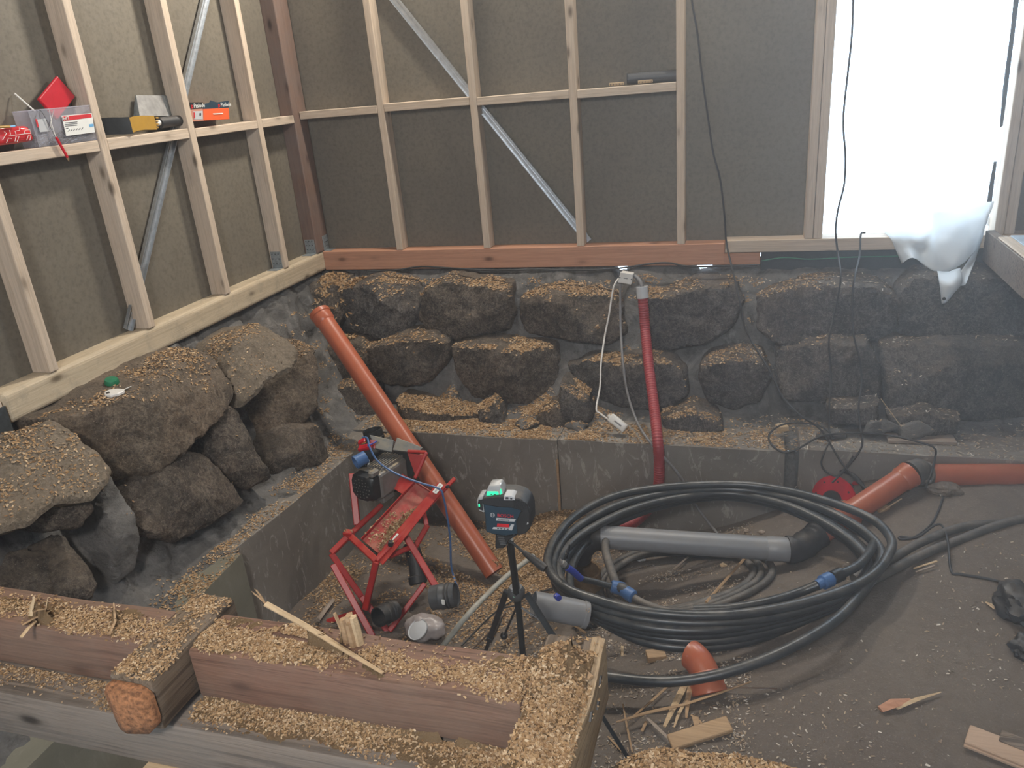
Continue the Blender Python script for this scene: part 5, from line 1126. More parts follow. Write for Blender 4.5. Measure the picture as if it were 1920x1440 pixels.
def pouch(name, px, x0, thick, mat, label, cat, jig=0.012):
    bm = prism_bm([V3(X(x, y, x0)) for x, y in px], (-thick, 0, 0), 0.008)
    bmesh.ops.subdivide_edges(bm, edges=bm.edges[:], cuts=2, use_grid_fill=True)
    for v in bm.verts: v.co += Vector((noise.noise(v.co*25)*jig*.6, noise.noise(v.co*18+Vector((5, 0, 0)))*jig*.4, noise.noise(v.co*22+Vector((0, 7, 0)))*jig*.3))
    o = mesh(name, None, None, mat, None, True, bm, 50); tag(o, label, cat); return o
pk = pouch('red_package', [(-40, 279), (66, 264), (60, 246), (52, 236), (20, 236), (-40, 240)], -0.01, 0.08, M['red_pack'], 'shiny red plastic package with white line drawings on the shelf', 'package')
def pline(px, mat='lblwhite'):
    P = [X(x, y, 0.0) for x, y in px]; o = tube('printed_line', [p for p in P], 0.0011, M[mat], pk, 4, 0); return o
for px in ([(17, 255), (45, 251), (58, 250)], [(18, 244), (20, 252)], [(30, 252), (28, 246), (37, 244), (36, 239)], [(45, 251), (47, 244), (56, 243), (58, 249)], [(32, 266), (36, 255), (30, 256), (28, 265)], [(50, 263), (53, 254), (58, 254), (56, 263)], [(5, 262), (12, 250), (8, 247)], [(12, 268), (16, 259), (22, 260)]): pline(px)
tube('strap', [X(-30, 240, 0.002), X(5, 238, 0.004), X(18, 237.5, 0.0)], 0.005, M['yellow'], pk, 6, 4)
tube('strap', [X(18, 237.5, 0.0), X(28, 236.5, 0.0)], 0.004, M['lblblue'], pk, 6, 4)
# black and mustard tool with a stub roll
t = thing('headlamp_strap', 'black and mustard curved strap tool on the shelf board', 'tool', X(240, 236, -0.02))
def strip(name, px, x0s, h, mat):
    vs = []; n = len(px)
    for (x, y), xo in zip(px, x0s):
        p = V3(X(x, y, xo)); vs += [p+Vector((0, 0, h/2)), p+Vector((0, 0, -h/2)), p+Vector((-.010, 0, -h/2)), p+Vector((-.010, 0, h/2))]
    fs = []
    for i in range(n-1):
        for k in range(4): fs.append((i*4+k, i*4+(k+1) % 4, i*4+4+(k+1) % 4, i*4+4+k))
    fs += [(3, 2, 1, 0), tuple((n-1)*4+k for k in range(4))]
    return mesh(name, vs, fs, mat, t, True, None, 40)
strip('black_band', [(186, 238), (200, 237), (215, 236), (230, 236), (246, 235)], [-.05, -.035, -.018, -.002, .008], 0.074, M['black_pl'])
o = strip('mustard_band', [(246, 235), (256, 231.5), (268, 230), (280, 230), (292, 230)], [.008, .004, -.006, -.012, -.010], 0.064, M['yellow']); o['label'] = 'mustard yellow half'
for k in range(4): bar('yellow_tooth', X(292, 221+k*6, -.012), X(297, 221+k*6, -.014), 0.008, 0.006, M['yellow'], t, up=(1, 0, 0))
cyl('white_plug', X(292, 231, -.03), X(298, 230, -.03), 0.014, M['lblwhite'], t)
tag(cyl('black_roll', X(297, 231, -.045), X(337, 226, -.05), 0.026, M['rubber'], None, n=18, bev=.003), 'black foam roll lying on the shelf beside the mustard tool', 'roll')
o = prism('steel_sheet', [V3(X(x, y, dx)) for x, y, dx in ((255, 178, -.075), (303, 178.5, -.078), (317, 218, -.055), (262, 218, -.050))], (-.004, 0, -.002), M['steel'], None, 0.001)
tag(o, 'scuffed bent sheet of grey metal leaning on the fibreboard', 'metal sheet')
prism('bent_flange', [V3(X(x, y, dx)) for x, y, dx in ((303, 178.5, -.078), (315, 180, -.092), (323, 216, -.085), (317, 218, -.055))], (-.003, 0, 0), M['galv_dull'], o)
prism('bent_flange', [V3(X(x, y, dx)) for x, y, dx in ((255, 178, -.075), (253, 190, -.090), (251, 218, -.090), (262, 218, -.050))], (-.003, 0, 0), M['galv_dull'], o)
# two nail boxes
def nailbox(label, x0, x1, yb, yt, split, mat, logo, lx):
    t = thing('nail_box', label, 'box', X((x0+x1)/2, yb, -.03))
    ya = lambda x: (x-x0)*-0.055
    def q(x, y, dx=-0.008): return V3(X(x, y+ya(x), dx))
    prism('card_box', [q(x0+1, yb), q(x1+1.5, yb), q(x1, split), q(x0, split)], (-.075, 0, 0), M[mat], t, 0.001)
    if logo == 'full': top = [(x1, yt), (x1-22, yt+2), (x1-34, yt-2.5), (x1-36, yt+2), (x1-46, yt+3.5), (x0, yt+6)]
    else: top = [(x1, yt), (x0, yt-1)]
    DF = prism('dark_flap', [q(x0, split), q(x1, split)]+[q(x, y) for x, y in top], (-.004, 0, 0), M['navy' if logo == 'full' else 'black_pl'], t)
    a = q(lx, split-2.6, -0.0072); e = q(lx+10, split-2.6, -0.0072)
    text('lettering', 'Paslode', 0.030 if logo == 'full' else 0.029, a, e-a, (0, 0, 1), M['lblwhite'], DF, shear=0.2)
    # round red emblem left of the word
    c = q(lx-3.4, split-5.0, -0.0070); lathe('emblem', c, (1, 0, 0), [(.008, 0), (.008, .001), (.0045, .001), (.0045, 0)], M['redink'], DF, 14)
    bar('emblem_stroke', q(lx-3.2, split-4.5, -.0068), q(lx-4.2, split-.6, -.0068), 0.004, 0.001, M['redink'], DF, up=(1, 0, 0))
    return t, q
t, q = nailbox('bright orange nail box with a dark torn flap on the shelf', 381, 429, 226, 191.5, 204.5, 'orange_card', 'full', 414)
bar('print_line', q(399.5, 214.5, -.007), q(418, 214.5, -.007), 0.006, 0.001, M['lblwhite'], t, up=(1, 0, 0))
t, q = nailbox('faded orange nail box with a grey label beside the bright one', 356.5, 380.5, 228, 193, 205, 'orange_lt', 'half', 363.5)
LB = prism('label', [q(364, 224, -.0072), q(380, 225, -.0072), q(380, 209, -.0072), q(362, 209, -.0072)], (0.0008, 0, 0), M['lblgrey'], t)
prism('print_mark', [q(374, 218, -.006), q(377, 218, -.006), q(377, 213, -.006), q(374, 213, -.006)], (0.0004, 0, 0), M['ink'], LB)
prism('print_mark', [q(364, 222, -.006), q(366, 222, -.006), q(365, 211, -.006), q(363, 211, -.006)], (0.0004, 0, 0), M['redink'], LB)
# things on the back wall's noggin
a, b = V3(Y(1177, 150, 0.03)), V3(Y(1269, 141, 0.05)); d = (b-a).normalized()
a.z = b.z = 0.892+0.030
t = thing('dark_tube', 'dark blue open tube lying on the back wall board', 'tube', a)
mesh('tube', None, None, M['dark_grey'], t, True, pipe_bm(a, b, 0.028, .004), 40); lathe('ring', a-d*.004, d, [(.026, 0), (.0295, .001), (.0295, .008), (.026, .009), (.024, .004)], M['black_pl'], t)
lathe('pale_end', a+d*.02, d, [(0.001, 0), (0.023, 0)], M['cable_grey'], t)
t = thing('folding_rule', 'pale folding rule under the dark tube on the board', 'rule', Y(1160, 158, 0.02))
for (x1, y1), (x2, y2), dz in (((1142, 160), (1170, 157.5), .0), ((1196, 154), (1224, 152.5), .0)):
    a, b = V3(Y(x1, y1, 0.008)), V3(Y(x2, y2, 0.008)); a.z = b.z = 0.892+.010
    o = bar('rule_leaf', a, b, 0.006, 0.016, M['scrap_pale'], t, up=(0, 0, 1))
    for k in range(5): p = a.lerp(b, .1+.2*k); bar('tick', p+Vector((0, -.0035, -.006)), p+Vector((0, -.0035, .002)), 0.0012, 0.0012, M['ink'], o, up=(0, -1, 0))
# small things lying on the left stones
t = thing('utility_knife', 'white plastic scraper handle lying on the brown stone', 'tool', Z(215, 735, -0.14))
P = [(194, 734), (205, 730), (220, 728), (233, 729), (232, 733), (220, 738), (206, 741), (196, 740)]
prism('handle', [V3(Z(x, y, -0.125)) for x, y in P], (0, 0, -.014), M['white_pl'], t, .003); prism('slot', [V3(Z(x, y, -0.1245)) for x, y in ((198, 736), (205, 734), (206, 737), (199, 738.5))], (0, 0, -.001), M['black_pl'], t)
bar('blade', Z(232, 731, -0.13), Z(247, 724, -0.13), 0.006, 0.002, M['steel'], t)
tag(prism('wedge', [V3(X(x, y, 0.005)) for x, y in ((52, 789), (86, 774), (100, 771), (93, 787))], (-.12, 0, 0), M['scrap_pale'], None, .002), 'yellowish wood wedge packed under the end of the pale sill', 'wedge')

# ------------------------------------------------------------------ white sheeting hanging out of the opening
t = thing('plastic_sheet', 'white plastic sheeting draped over the sill of the opening', 'sheet', Y(1760, 500, -0.1))
def drape(name, rows, mat, sub=4):
    G = [catmull([Y(x, y, d) for x, y, d in r], sub) for r in rows]; n = len(G[0])
    C = [catmull([G[i][j] for i in range(len(G))], sub) for j in range(n)]; m = len(C[0])
    vs = [C[j][i]+np.array([0, noise.fractal(Vector(C[j][i])*16, 1.0, 2.0, 3)*0.012, 0]) for i in range(m) for j in range(n)]
    fs = [(i*n+j, i*n+j+1, (i+1)*n+j+1, (i+1)*n+j) for i in range(m-1) for j in range(n-1)]
    o = mesh(name, vs, fs, mat, t, True); s = o.modifiers.new('thickness', 'SOLIDIFY'); s.thickness = 0.0012; return o
drape('sheet', [
 [(1652, 430, .10), (1690, 424, .12), (1720, 428, .11), (1744, 420, .06), (1752, 395, .04), (1790, 388, .08), (1830, 380, .06), (1864, 378, -.02)],
 [(1670, 448, -.03), (1698, 444, -.02), (1724, 450, -.05), (1745, 440, -.02), (1754, 425, -.01), (1790, 426, -.07), (1826, 412, -.05), (1856, 402, -.06)],
 [(1681, 472, -.05), (1704, 468, -.08), (1728, 470, -.05), (1746, 466, -.09), (1758, 462, -.12), (1792, 462, -.14), (1818, 448, -.12), (1846, 430, -.09)],
 [(1688, 488, -.06), (1710, 481, -.12), (1731, 492, -.10), (1748, 500, -.12), (1764, 502, -.15), (1788, 496, -.18), (1810, 480, -.15), (1836, 455, -.11)],
 [(1690, 494, -.07), (1711, 483, -.13), (1732, 497, -.10), (1749, 507, -.12), (1766, 511, -.15), (1788, 505, -.18), (1811, 489, -.15), (1832, 468, -.11)]], M['sheet'])
drape('side_fold', [
 [(1846, 410, -.05), (1850, 402, -.03), (1853, 400, .0)],
 [(1836, 452, -.10), (1842, 440, -.06), (1845, 432, -.01)],
 [(1816, 488, -.13), (1826, 484, -.09), (1834, 474, -.04)],
 [(1800, 512, -.22), (1812, 512, -.20), (1824, 500, -.16)],
 [(1800, 535, -.30), (1808, 534, -.28), (1815, 525, -.26)]], M['sheet'])
o = drape('hanging_corner', [
 [(1757, 508, -.20), (1776, 509, -.22), (1790, 505, -.23), (1800, 502, -.20)],
 [(1761, 528, -.30), (1778, 528, -.33), (1794, 524, -.33), (1804, 520, -.29)],
 [(1764, 548, -.32), (1776, 547, -.35), (1790, 543, -.34), (1800, 536, -.31)],
 [(1766, 570, -.32), (1768, 569, -.33), (1771, 568, -.33), (1775, 566, -.32)]], M['sheet'])
q = V3(Y(1770, 560, -.352)); cyl('eyelet', q, q+Vector((0, -.004, 0)), 0.008, M['black_pl'], t, n=12)

# ------------------------------------------------------------------ timber landing at the right edge
t = thing('landing', 'timber landing with frosty blue grey boards at the right edge', 'landing', (4.2, -0.7, -0.2))
box('side_joist', (3.925, -1.55, -0.115), (3.970, -0.02, 0.045), M['grey_x'], t, .004)
box('edge_board', (3.928, -1.55, 0.046), (3.985, -0.24, 0.056), M['spruce_y'], t, .003)
for k in range(5): box('board', (3.987+.125*k, -1.55, 0.040), (3.987+.125*k+.122, -0.22-.0*k, 0.057), M['frost'], t, .002)
box('support', (4.3, -1.3, -1.08), (4.4, -1.2, -0.115), M['spruce_z'], t, .003); box('support', (4.3, -0.3, -0.6), (4.4, -0.2, -0.115), M['spruce_z'], t, .003)
for k in range(4):
    rock(t, [(1872+k*12+s*math.cos(a), 443+k*0.8+s*.35*math.sin(a)) for s in (7,) for a in [j*math.pi/4 for j in range(8)]], ((0, -0.13, 0), (0, -.6, .8)), (0, .03, -.02), .012, .008, 120+k, 'fleece', n=16, name='fleece_tuft')
for k, (x, y) in enumerate([(1858, 425), (1862, 436), (1855, 415), (1868, 438)]):
    o = rock(wall_back, [(x+6*math.cos(a), y+9*math.sin(a)) for a in [j*math.pi/4 for j in range(8)]], ((0, 0.09, 0), (0, -1, .2)), (0, .03, 0), .012, .010, 130+k, 'fleece', n=16, name='insulation_tuft')
# ------------------------------------------------------------------ scraps of wood and rubble on the ground
def gp(x, y, off=0.0):
    z = -1.15
    for _ in range(25): p = Z(x, y, z); z = gz(p[0], p[1])
    return np.array([p[0], p[1], z+off])
bpy.context.view_layer.update(); DG = bpy.context.evaluated_depsgraph_get()
def drop(x, y, z0):
    ok, loc, nor, idx, ob, mw = SC.ray_cast(DG, Vector((x, y, z0)), Vector((0, 0, -1)), distance=4.0)
    return (loc, nor, ob) if ok else (None, None, None)
def block(label, x, y, sx, sy, sz, rz, mat='scrap', tilt=0.0, name='timber_offcut', z=None, cat='wood offcut'):
    p = gp(x, y) if z is None else Z(x, y, z)
    Mx = Matrix.Translation(V3(p)+Vector((0, 0, sz/2+.001))) @ Matrix.Rotation(rz, 4, 'Z') @ Matrix.Rotation(tilt, 4, 'Y')
    return tag(mesh(name, None, None, M[mat], None, bm=box_bm((-sx/2, -sy/2, -sz/2), (sx/2, sy/2, sz/2), .002, 1, None, Mx)), label, cat)
block('small sawn wood block on the sand below the coil', 1230, 1234, .075, .050, .026, 0.35)
block('flat wood block half hidden behind the rotten crosspiece', 1114, 1208, .07, .040, .022, 0.5)
block('thin upright wood sliver left of the sawn block', 1167, 1224, .012, .060, .010, 0.15, 'scrap_pale')
block('yellow wood block on the ledge by the looped cable', 1466, 806, .055, .05, .028, 0.4, 'scrap_pale', z=-0.90)
block('grey board lying on the right plinth', 1725, 826, .32, .09, .018, 0.05, 'scrap_grey', z=-0.925)
block('thin orange wood wedge beside the bright orange pipe', 1654, 957, .06, .035, .020, 0.6, 'scrap')
def fstick(label, pts, r, mat='scrap_pale', lift=0.006, flat=0.55, cat='splinter', name='splinter', group='splinters beside the orange elbow'):
    P = [gp(x, y, lift+(r if not hasattr(r, '__len__') else max(r))*flat) for x, y in pts]
    o = stick(name, P, r, M[mat], label, cat, flat, group); return o
fstick('broad pale splinter pointing down from the orange elbow', [(1288, 1288), (1268, 1328), (1246, 1374)], [.013, .013, .006], 'scrap_pale', .02)
fstick('narrow splinter right beside the broad pale one', [(1297, 1290), (1290, 1322), (1287, 1358)], [.011, .010, .004], 'scrap', .022)
fstick('short splinter between the two pale ones and the plank', [(1286, 1320), (1272, 1346), (1264, 1370)], [.006, .006, .003], 'scrap_pale', .012)
fstick('long thin splinter crossing the heap to the crosspiece', [(1408, 1294), (1350, 1315), (1280, 1338), (1215, 1352), (1156, 1370)], [.003, .005, .006, .007, .004], 'scrap', .035)
fstick('thin brown stick slanting left of the pale splinters', [(1256, 1290), (1226, 1318), (1182, 1356)], [.005, .005, .004], 'scrap', .015)
fstick('grey white splinter ending at the plank', [(1206, 1348), (1230, 1372), (1256, 1397)], [.003, .007, .005], 'scrap_grey', .02)
fstick('fine stick standing near the tripod foot', [(1168, 1325), (1176, 1368), (1186, 1416)], [.003, .004, .003], 'scrap', .01)
fstick('dark thin rod lying under the orange elbow', [(1310, 1296), (1380, 1298), (1457, 1300)], [.003, .003, .003], 'brown_wire', .02)
fstick('short fat splinter left of the plank', [(1212, 1358), (1204, 1376)], [.006, .005], 'scrap', .008)
fstick('brown bark sliver above the plank', [(1304, 1352), (1308, 1376)], [.012, .008], 'scrap', .008)
fstick('curved bark strip right of the pale splinters', [(1296, 1346), (1312, 1358), (1322, 1370)], [.004, .005, .003], 'scrap', .01)
fstick('thin stick lying left of the tripod foot', [(1140, 1384), (1166, 1412)], [.003, .004], 'scrap', .006)
p0, p1 = gp(1256, 1402, .02), gp(1368, 1366, .02)
tag(bar('plank_offcut', p0, p1, 0.055, 0.020, M['scrap'], None, up=(0, -.25, 1), bev=.003), 'brown plank offcut lying below the splinters', 'plank')
t = thing('bark_chunk', 'reddish bark chunk with a pale spike on the right sand', 'splinter', gp(1690, 1330))
stick('chunk', [gp(1650, 1336, .012), gp(1676, 1326, .016), gp(1708, 1318, .012)], [.014, .020, .008], M['red_x'], '', parent=t); stick('spike', [gp(1680, 1334, .015), gp(1720, 1317, .014), gp(1764, 1302, .010)], [.009, .008, .002], M['scrap_pale'], '', parent=t)
t = thing('bark_bundle', 'small bundle of splinters on the sand near the right edge', 'splinters', gp(1860, 1145))
for k in range(5): stick('splinter', [gp(1848+k*4, 1132+k*1.5, .008), gp(1864+k*4, 1146+k*1.2, .010)], [.005, .004], M['scrap'] if k % 2 else M['scrap_pale'], '', parent=t)
stick('splinter', [gp(1868, 1146, .006), gp(1880, 1152, .006)], [.004, .003], M['scrap'], '', parent=t); stick('splinter', [gp(1886, 1146, .006), gp(1904, 1147, .006)], [.006, .003], M['scrap_grey'], '', parent=t)
for lb, pts, r, m_ in (('long stick leaning against the grey pipe inside the coil', [(1324, 1142), (1362, 1098), (1402, 1052)], .007, 'scrap'),
                      ('short stick lying across the small hose coil', [(1262, 1074), (1294, 1046)], .006, 'scrap_grey'),
                      ('pale stick beside the bright orange pipe', [(1652, 964), (1690, 940)], .004, 'scrap_pale'),
                      ('fallen stick against the dark stones at the right', [(1652, 748), (1690, 800)], .004, 'scrap_pale'),
                      ('pale splinter lying on the right sand near the cable', [(1712, 1072), (1756, 1058)], .005, 'scrap_pale'),
                      ('second splinter under the pale one on the right sand', [(1716, 1078), (1752, 1066)], .004, 'scrap_grey'),
                      ('weathered root lying on the pit floor by the joist', [(598, 1170), (612, 1150), (626, 1132)], .014, 'scrap_grey'),
                      ('thin stick under the coil behind the crosspiece', [(1072, 1175), (1098, 1192)], .006, 'scrap')):
    if 'stones' in lb: o = stick('stick', [Y(x, y, -.62) for x, y in pts], r, M[m_], lb, 'stick')
    else: fstick(lb, pts, r, m_, .012 if 'leaning' not in lb else .03, .8, 'stick', 'stick', None)
def lump(name, label, cat, x, y, r, mat, flat=0.6, seed=0, z=None):
    p = V3(gp(x, y) if z is None else Z(x, y, z)); bm = bmesh.new(); bmesh.ops.create_icosphere(bm, subdivisions=4, radius=1)
    for v in bm.verts:
        q = v.co*1.7+Vector((seed, 0, 0)); k = 1+0.35*noise.noise(q)+0.15*noise.noise(q*3); c = v.co*k
        v.co = p+Vector((c.x*r[0], c.y*r[1], max(-.02, c.z*r[2]+r[2]*flat)))
    return tag(mesh(name, None, None, M[mat], None, True, bm, 40), label, cat)
lump('floor_stone', 'flat stone on the sand below the right orange pipe', 'stone', 1768, 922, (.075, .045, .030), 'earth', .5, 1)
lump('concrete_lump', 'pale crumbled concrete lump beside the thick grey pipe', 'rubble', 1100, 1172, (.055, .035, .030), 'mortar', .5, 4)
lump('paper_scrap', 'crumpled white paper scrap on the small hose coil', 'paper', 1197, 1052, (.035, .022, .014), 'lblgrey', 1.4, 7)
lump('rag', 'dark cloth bundle cut off by the right edge of the view', 'cloth', 1912, 1150, (.085, .10, .07), 'rubber', .7, 9)
lump('rag', 'smaller dark cloth lump below the bundle at the right edge', 'cloth', 1922, 1228, (.05, .05, .04), 'rubber', .7, 13)
for lb, x, y in (('pale pebble chip at the foot of the back plinth', 1401, 998), ('tan chip lying at the back plinth beside the pebble', 1428, 1000), ('wood chip on the plinth right of the red duct', 1310, 826), ('pale chip inside the small hose coil', 1356, 1062)):
    lump('chip', lb, 'chip', x, y, (.016, .012, .010), 'scrap_grey' if 'peb' in lb else 'scrap_pale', .7, x, z=-0.93 if 'right of' in lb else None)
# tongue and groove board at the lower right corner
a, b = gp(1806, 1404, .03), gp(1990, 1478, .03); d = V3(b-a).normalized(); s = Vector((0, 0, 1)).cross(d).normalized()
t = thing('floorboard', 'clean tongued floorboard at the lower right corner', 'board', a)
w_ = V3(gp(1828, 1384, .03))-V3(gp(1806, 1404, .03)); wv = s if s.dot(w_) > 0 else -s
prism('board', [V3(a), V3(b), V3(b)+wv*.085, V3(a)+wv*.085], (0, 0, -.022), M['floorboard'], t, .003)
prism('tongue', [V3(a)+Vector((0, 0, -.008)), V3(b)+Vector((0, 0, -.008)), V3(b)-wv*.008+Vector((0, 0, -.008)), V3(a)-wv*.008+Vector((0, 0, -.008))], (0, 0, -.008), M['floorboard'], t, .001)
block('dark timber stub at the right edge above the floorboard', 1915, 1408, .12, .05, .03, -0.4, 'grey_x')
p = Z(211, 723, -0.13); loc, nor, ob = drop(p[0], p[1], -0.02)
tag(lathe('bottle_cap', loc-nor*.004 if loc else p, (0.25, -0.1, 1), [(0.001, .028), (.026, .026), (.030, .018), (.030, 0), (.025, 0)], M['green'], None, 18), 'dark green plastic cap tucked under the pale sill', 'cap')
# strings along the foundation
tag(tube('mason_line', [Y(1428, 489, -.06), Y(1470, 483, -.05), Y(1520, 486, -.05), Y(1600, 482, -.05), Y(1690, 480, -.05), Y(1740, 478, -.05)], 0.003, M['green'], None, 5, 5), 'turquoise mason line strung under the pale sill', 'string')
tag(tube('black_string', [Y(690, 509, -.10), Y(745, 506, -.08), Y(790, 500, -.06), Y(850, 503, -.08), Y(930, 507, -.1), Y(1010, 505, -.09), Y(1080, 507, -.08), Y(1160, 503, -.08), Y(1215, 495, -.06), Y(1255, 493, -.06), Y(1300, 500, -.08), Y(1420, 497, -.08)], 0.006, M['cable'], None, 6, 5), 'dark cord tucked along the underside of the reddish sill', 'string')

# ------------------------------------------------------------------ sawdust, shavings and chips
bpy.context.view_layer.update(); DG = bpy.context.evaluated_depsgraph_get()
def flakes(name, label, gens, n, size, mat='flake', z0=1.0, minup=0.35, curl=0.4, long=1.8, accept=None, parent=None, avoid=()):
    """gens: function(rng) -> (x, y); each flake is dropped straight down onto what lies there"""
    vs = []; fs = []; k = 0
    for _ in range(n):
        g = gens(RNG)
        if g is None: continue
        x, y = g[:2]; zz = g[2] if len(g) > 2 else z0
        loc, nor, ob = drop(x, y, zz)
        if loc is None or abs(nor.z) < minup: continue
        if nor.z < 0: nor = -nor
        if ob.name.split('.')[0] in AVOID: continue
        if accept and not accept(loc, ob): continue
        s = size*RNG.uniform(0.5, 1.4); a = RNG.uniform(0, 6.283)
        t1 = Vector((math.cos(a), math.sin(a), RNG.normal()*curl)); t1 = (t1-nor*t1.dot(nor)*0.5).normalized(); t2 = nor.cross(t1).normalized()
        t2 = (t2+nor*RNG.normal()*curl).normalized()
        p = loc+nor*s*(0.15+0.5*RNG.random()); h = t1*s*long*0.5; w = t2*s*0.5
        vs += [p-h-w, p+h-w*0.7, p+h*0.9+w, p-h*0.8+w*0.8+nor*s*0.3]
        fs.append((4*k, 4*k+1, 4*k+2, 4*k+3)); k += 1
    o = mesh(name, vs, fs, M[mat], parent); o['kind'] = 'stuff'
    if parent is None: tag(o, label, 'sawdust')
    return o
AVOID = {'fitting_nut', 'fitting_body', 'coupling', 'coupling_nut', 'rib', 'side_plate', 'tray_flange', 'handle', 'slot', 'blade', 'collar', 'blue_sleeve', 'winding', 'flange', 'bottle_cap', 'junction', 'plug', 'hanging_corner', 'black_string', 'wire', 'conduit', 'timber_offcut', 'splinter', 'plank_offcut', 'tongue', 'stick', 'floor_cable', 'torn_fibre', 'chunk', 'spike', 'paper_scrap', 'rag', 'centre_tube', 'hub', 'strut', 'hanging_cable', 'loop', 'pipe', 'straight_pipe', 'bend', 'duct', 'grey_cable', 'cord', 'free_end', 'tail', 'sheet', 'side_fold', 'side_joist', 'board', 'edge_board', 'ceiling', 'noggin', 'frame_tube', 'black_string', 'mason_line', 'lid', 'body', 'sill_plate', 'door_sill', 'socket', 'bag', 'motor_body', 'cooling_fin', 'leg', 'lower_leg', 'housing', 'rubber_cap', 'pan_handle', 'felt_strip'}
def rect(x0, x1, y0, y1, w=None):
    def g(r):
        for _ in range(30):
            x, y = r.uniform(x0, x1), r.uniform(y0, y1)
            if w is None or r.random() < w(x, y): return x, y
        return None
    return g
def nz(x, y, f, s=0.0): return noise.fractal(Vector((x*f+s, y*f, s)), 1.0, 2.0, 3)
def mound(name, label, x0, x1, y0, y1, nx, ny, h, z0=1.0, mat='dust'):
    """a drift of sawdust lying on whatever is underneath; h(x, y) is its depth, negative outside"""
    vs = {}; V = []; F = []
    for i in range(nx+1):
        for j in range(ny+1):
            x = x0+(x1-x0)*i/nx; y = y0+(y1-y0)*j/ny; d = h(x, y)
            if d < -0.006: continue
            loc, nor, ob = drop(x, y, z0)
            if loc is None: continue
            vs[i, j] = len(V); V.append((x, y, loc.z+d+abs(nz(x, y, 60))*0.003))
    for i in range(nx):
        for j in range(ny):
            q = [(i, j), (i+1, j), (i+1, j+1), (i, j+1)]
            if all(k in vs for k in q):
                zz = [V[vs[k]][2] for k in q]
                if max(zz)-min(zz) < 0.045: F.append([vs[k] for k in q])
    o = mesh(name, V, F, M[mat], None, True); o['kind'] = 'stuff'; tag(o, label, 'sawdust'); return o
# drifts
mound('sawdust_drift', 'sawdust drift on the left joist', 0.3, 1.55, -3.540, -3.440, 120, 14, lambda x, y: 0.0005-abs(y+3.50)*0.08+nz(x, y, 14)*0.005-0.006*(x < 0.95), 0.3)
mound('sawdust_drift', 'thick sawdust on the crosspiece with the orange end', 1.566, 1.665, -3.64, -3.40, 14, 34, lambda x, y: -0.001-abs(x-1.615)*0.06+nz(x, y, 16, 2)*0.005, 0.3)
mound('sawdust_drift', 'deep sawdust drift on the short joist', 1.675, 2.40, -3.545, -3.435, 90, 18, lambda x, y: 0.005*(1.0-1.4*min(1, max(0, (x-1.72)/0.40)))-abs(y+3.505)*0.12+nz(x, y, 13, 4)*0.007, 0.3)
mound('sawdust_heap', 'heap of sawdust and shavings on the rotten crosspiece', 2.30, 2.515, -3.95, -3.36, 30, 70, lambda x, y: (0.034*math.exp(-((x-2.45)/.05)**2-((y+3.46)/.06)**2)+0.016*math.exp(-((x-2.455)/.05)**2-(max(0, -3.5-y)/.25)**2)-0.004+nz(x, y, 14, 6)*0.006) if (x > 2.405 or y > -3.54) and y < -3.398 else -1, 0.3)
mound('sawdust_drift', 'dark sawdust on the ledge of the grey joist', 1.68, 2.40, -3.618, -3.548, 100, 10, lambda x, y: 0.000+(y+3.60)*0.16+nz(x, y, 12, 8)*0.006, -0.19)
mound('sawdust_slope', 'sawdust bank sloping up against the back plinth behind the tripod', 1.15, 2.05, -1.75, -0.762, 60, 66, lambda x, y: 0.10*math.exp(-((x-1.78)/.22)**2-((y+.74)/.22)**2)+0.05*math.exp(-((x-1.68)/.18)**2-((y+1.15)/.32)**2)-0.018+nz(x, y, 5, 3)*0.012, -0.99)
bpy.context.view_layer.update(); DG = bpy.context.evaluated_depsgraph_get()
J1 = rect(0.3, 1.552, -3.545, -3.435, lambda x, y: max(0.02, min(1, 0.85-max(0, abs(y+3.502)-.02)*24+nz(x, y, 12)*1.1-0.5*(x < .9))))
flakes('sawdust', 'coarse sawdust flakes on the left joist', J1, 7500, 0.0032, z0=0.3)
flakes('sawdust', 'coarse sawdust flakes on the crosspiece with the orange end', rect(1.563, 1.668, -3.65, -3.38, lambda x, y: max(0.05, min(1, 0.45+nz(x, y, 14, 2)*1.3))), 2600, 0.0032, z0=0.3)
flakes('sawdust', 'coarse sawdust flakes on the short joist', rect(1.67, 2.405, -3.548, -3.428, lambda x, y: max(0.02, min(1, 0.95-max(0, abs(y+3.505)-.015)*22-0.45*(x > 1.95)+nz(x, y, 12, 4)*1.1))), 9000, 0.0032, z0=0.3)
flakes('sawdust', 'shavings and flakes on the rotten crosspiece', rect(2.33, 2.525, -3.95, -3.345, lambda x, y: max(0.01, min(1, 0.95-abs(x-2.45)*9+nz(x, y, 10, 6)*1.2-(x < 2.41)*0.3-(y > -3.398)*0.93))), 11000, 0.0036, z0=0.3, curl=0.7)
flakes('sawdust', 'sawdust flakes on the ledge of the grey joist', rect(0.3, 2.41, -3.622, -3.547, lambda x, y: max(0.01, min(1, (0.45 if x > 1.68 else 0.12)+(y+3.59)*20*(1 if x > 1.68 else 0.4)+nz(x, y, 10, 8)*0.7))), 8500, 0.0031, z0=-0.19)
flakes('sawdust', 'pale shavings over the lump at the lower edge', rect(2.53, 3.0, -3.56, -3.365), 9000, 0.0040, z0=-0.1, minup=0.05, curl=0.6)
def hv(x, y):
    k = 0.16
    if y > -0.30: k = 0.55 if (0.15 < x < 0.65 or 1.1 < x < 2.3) else 0.25
    if -0.46 < y < -0.22 and 1.2 < x < 2.35: k = 1.0
    return k*min(1, max(0.0, 1.15-max(0, x-2.4)*0.7))
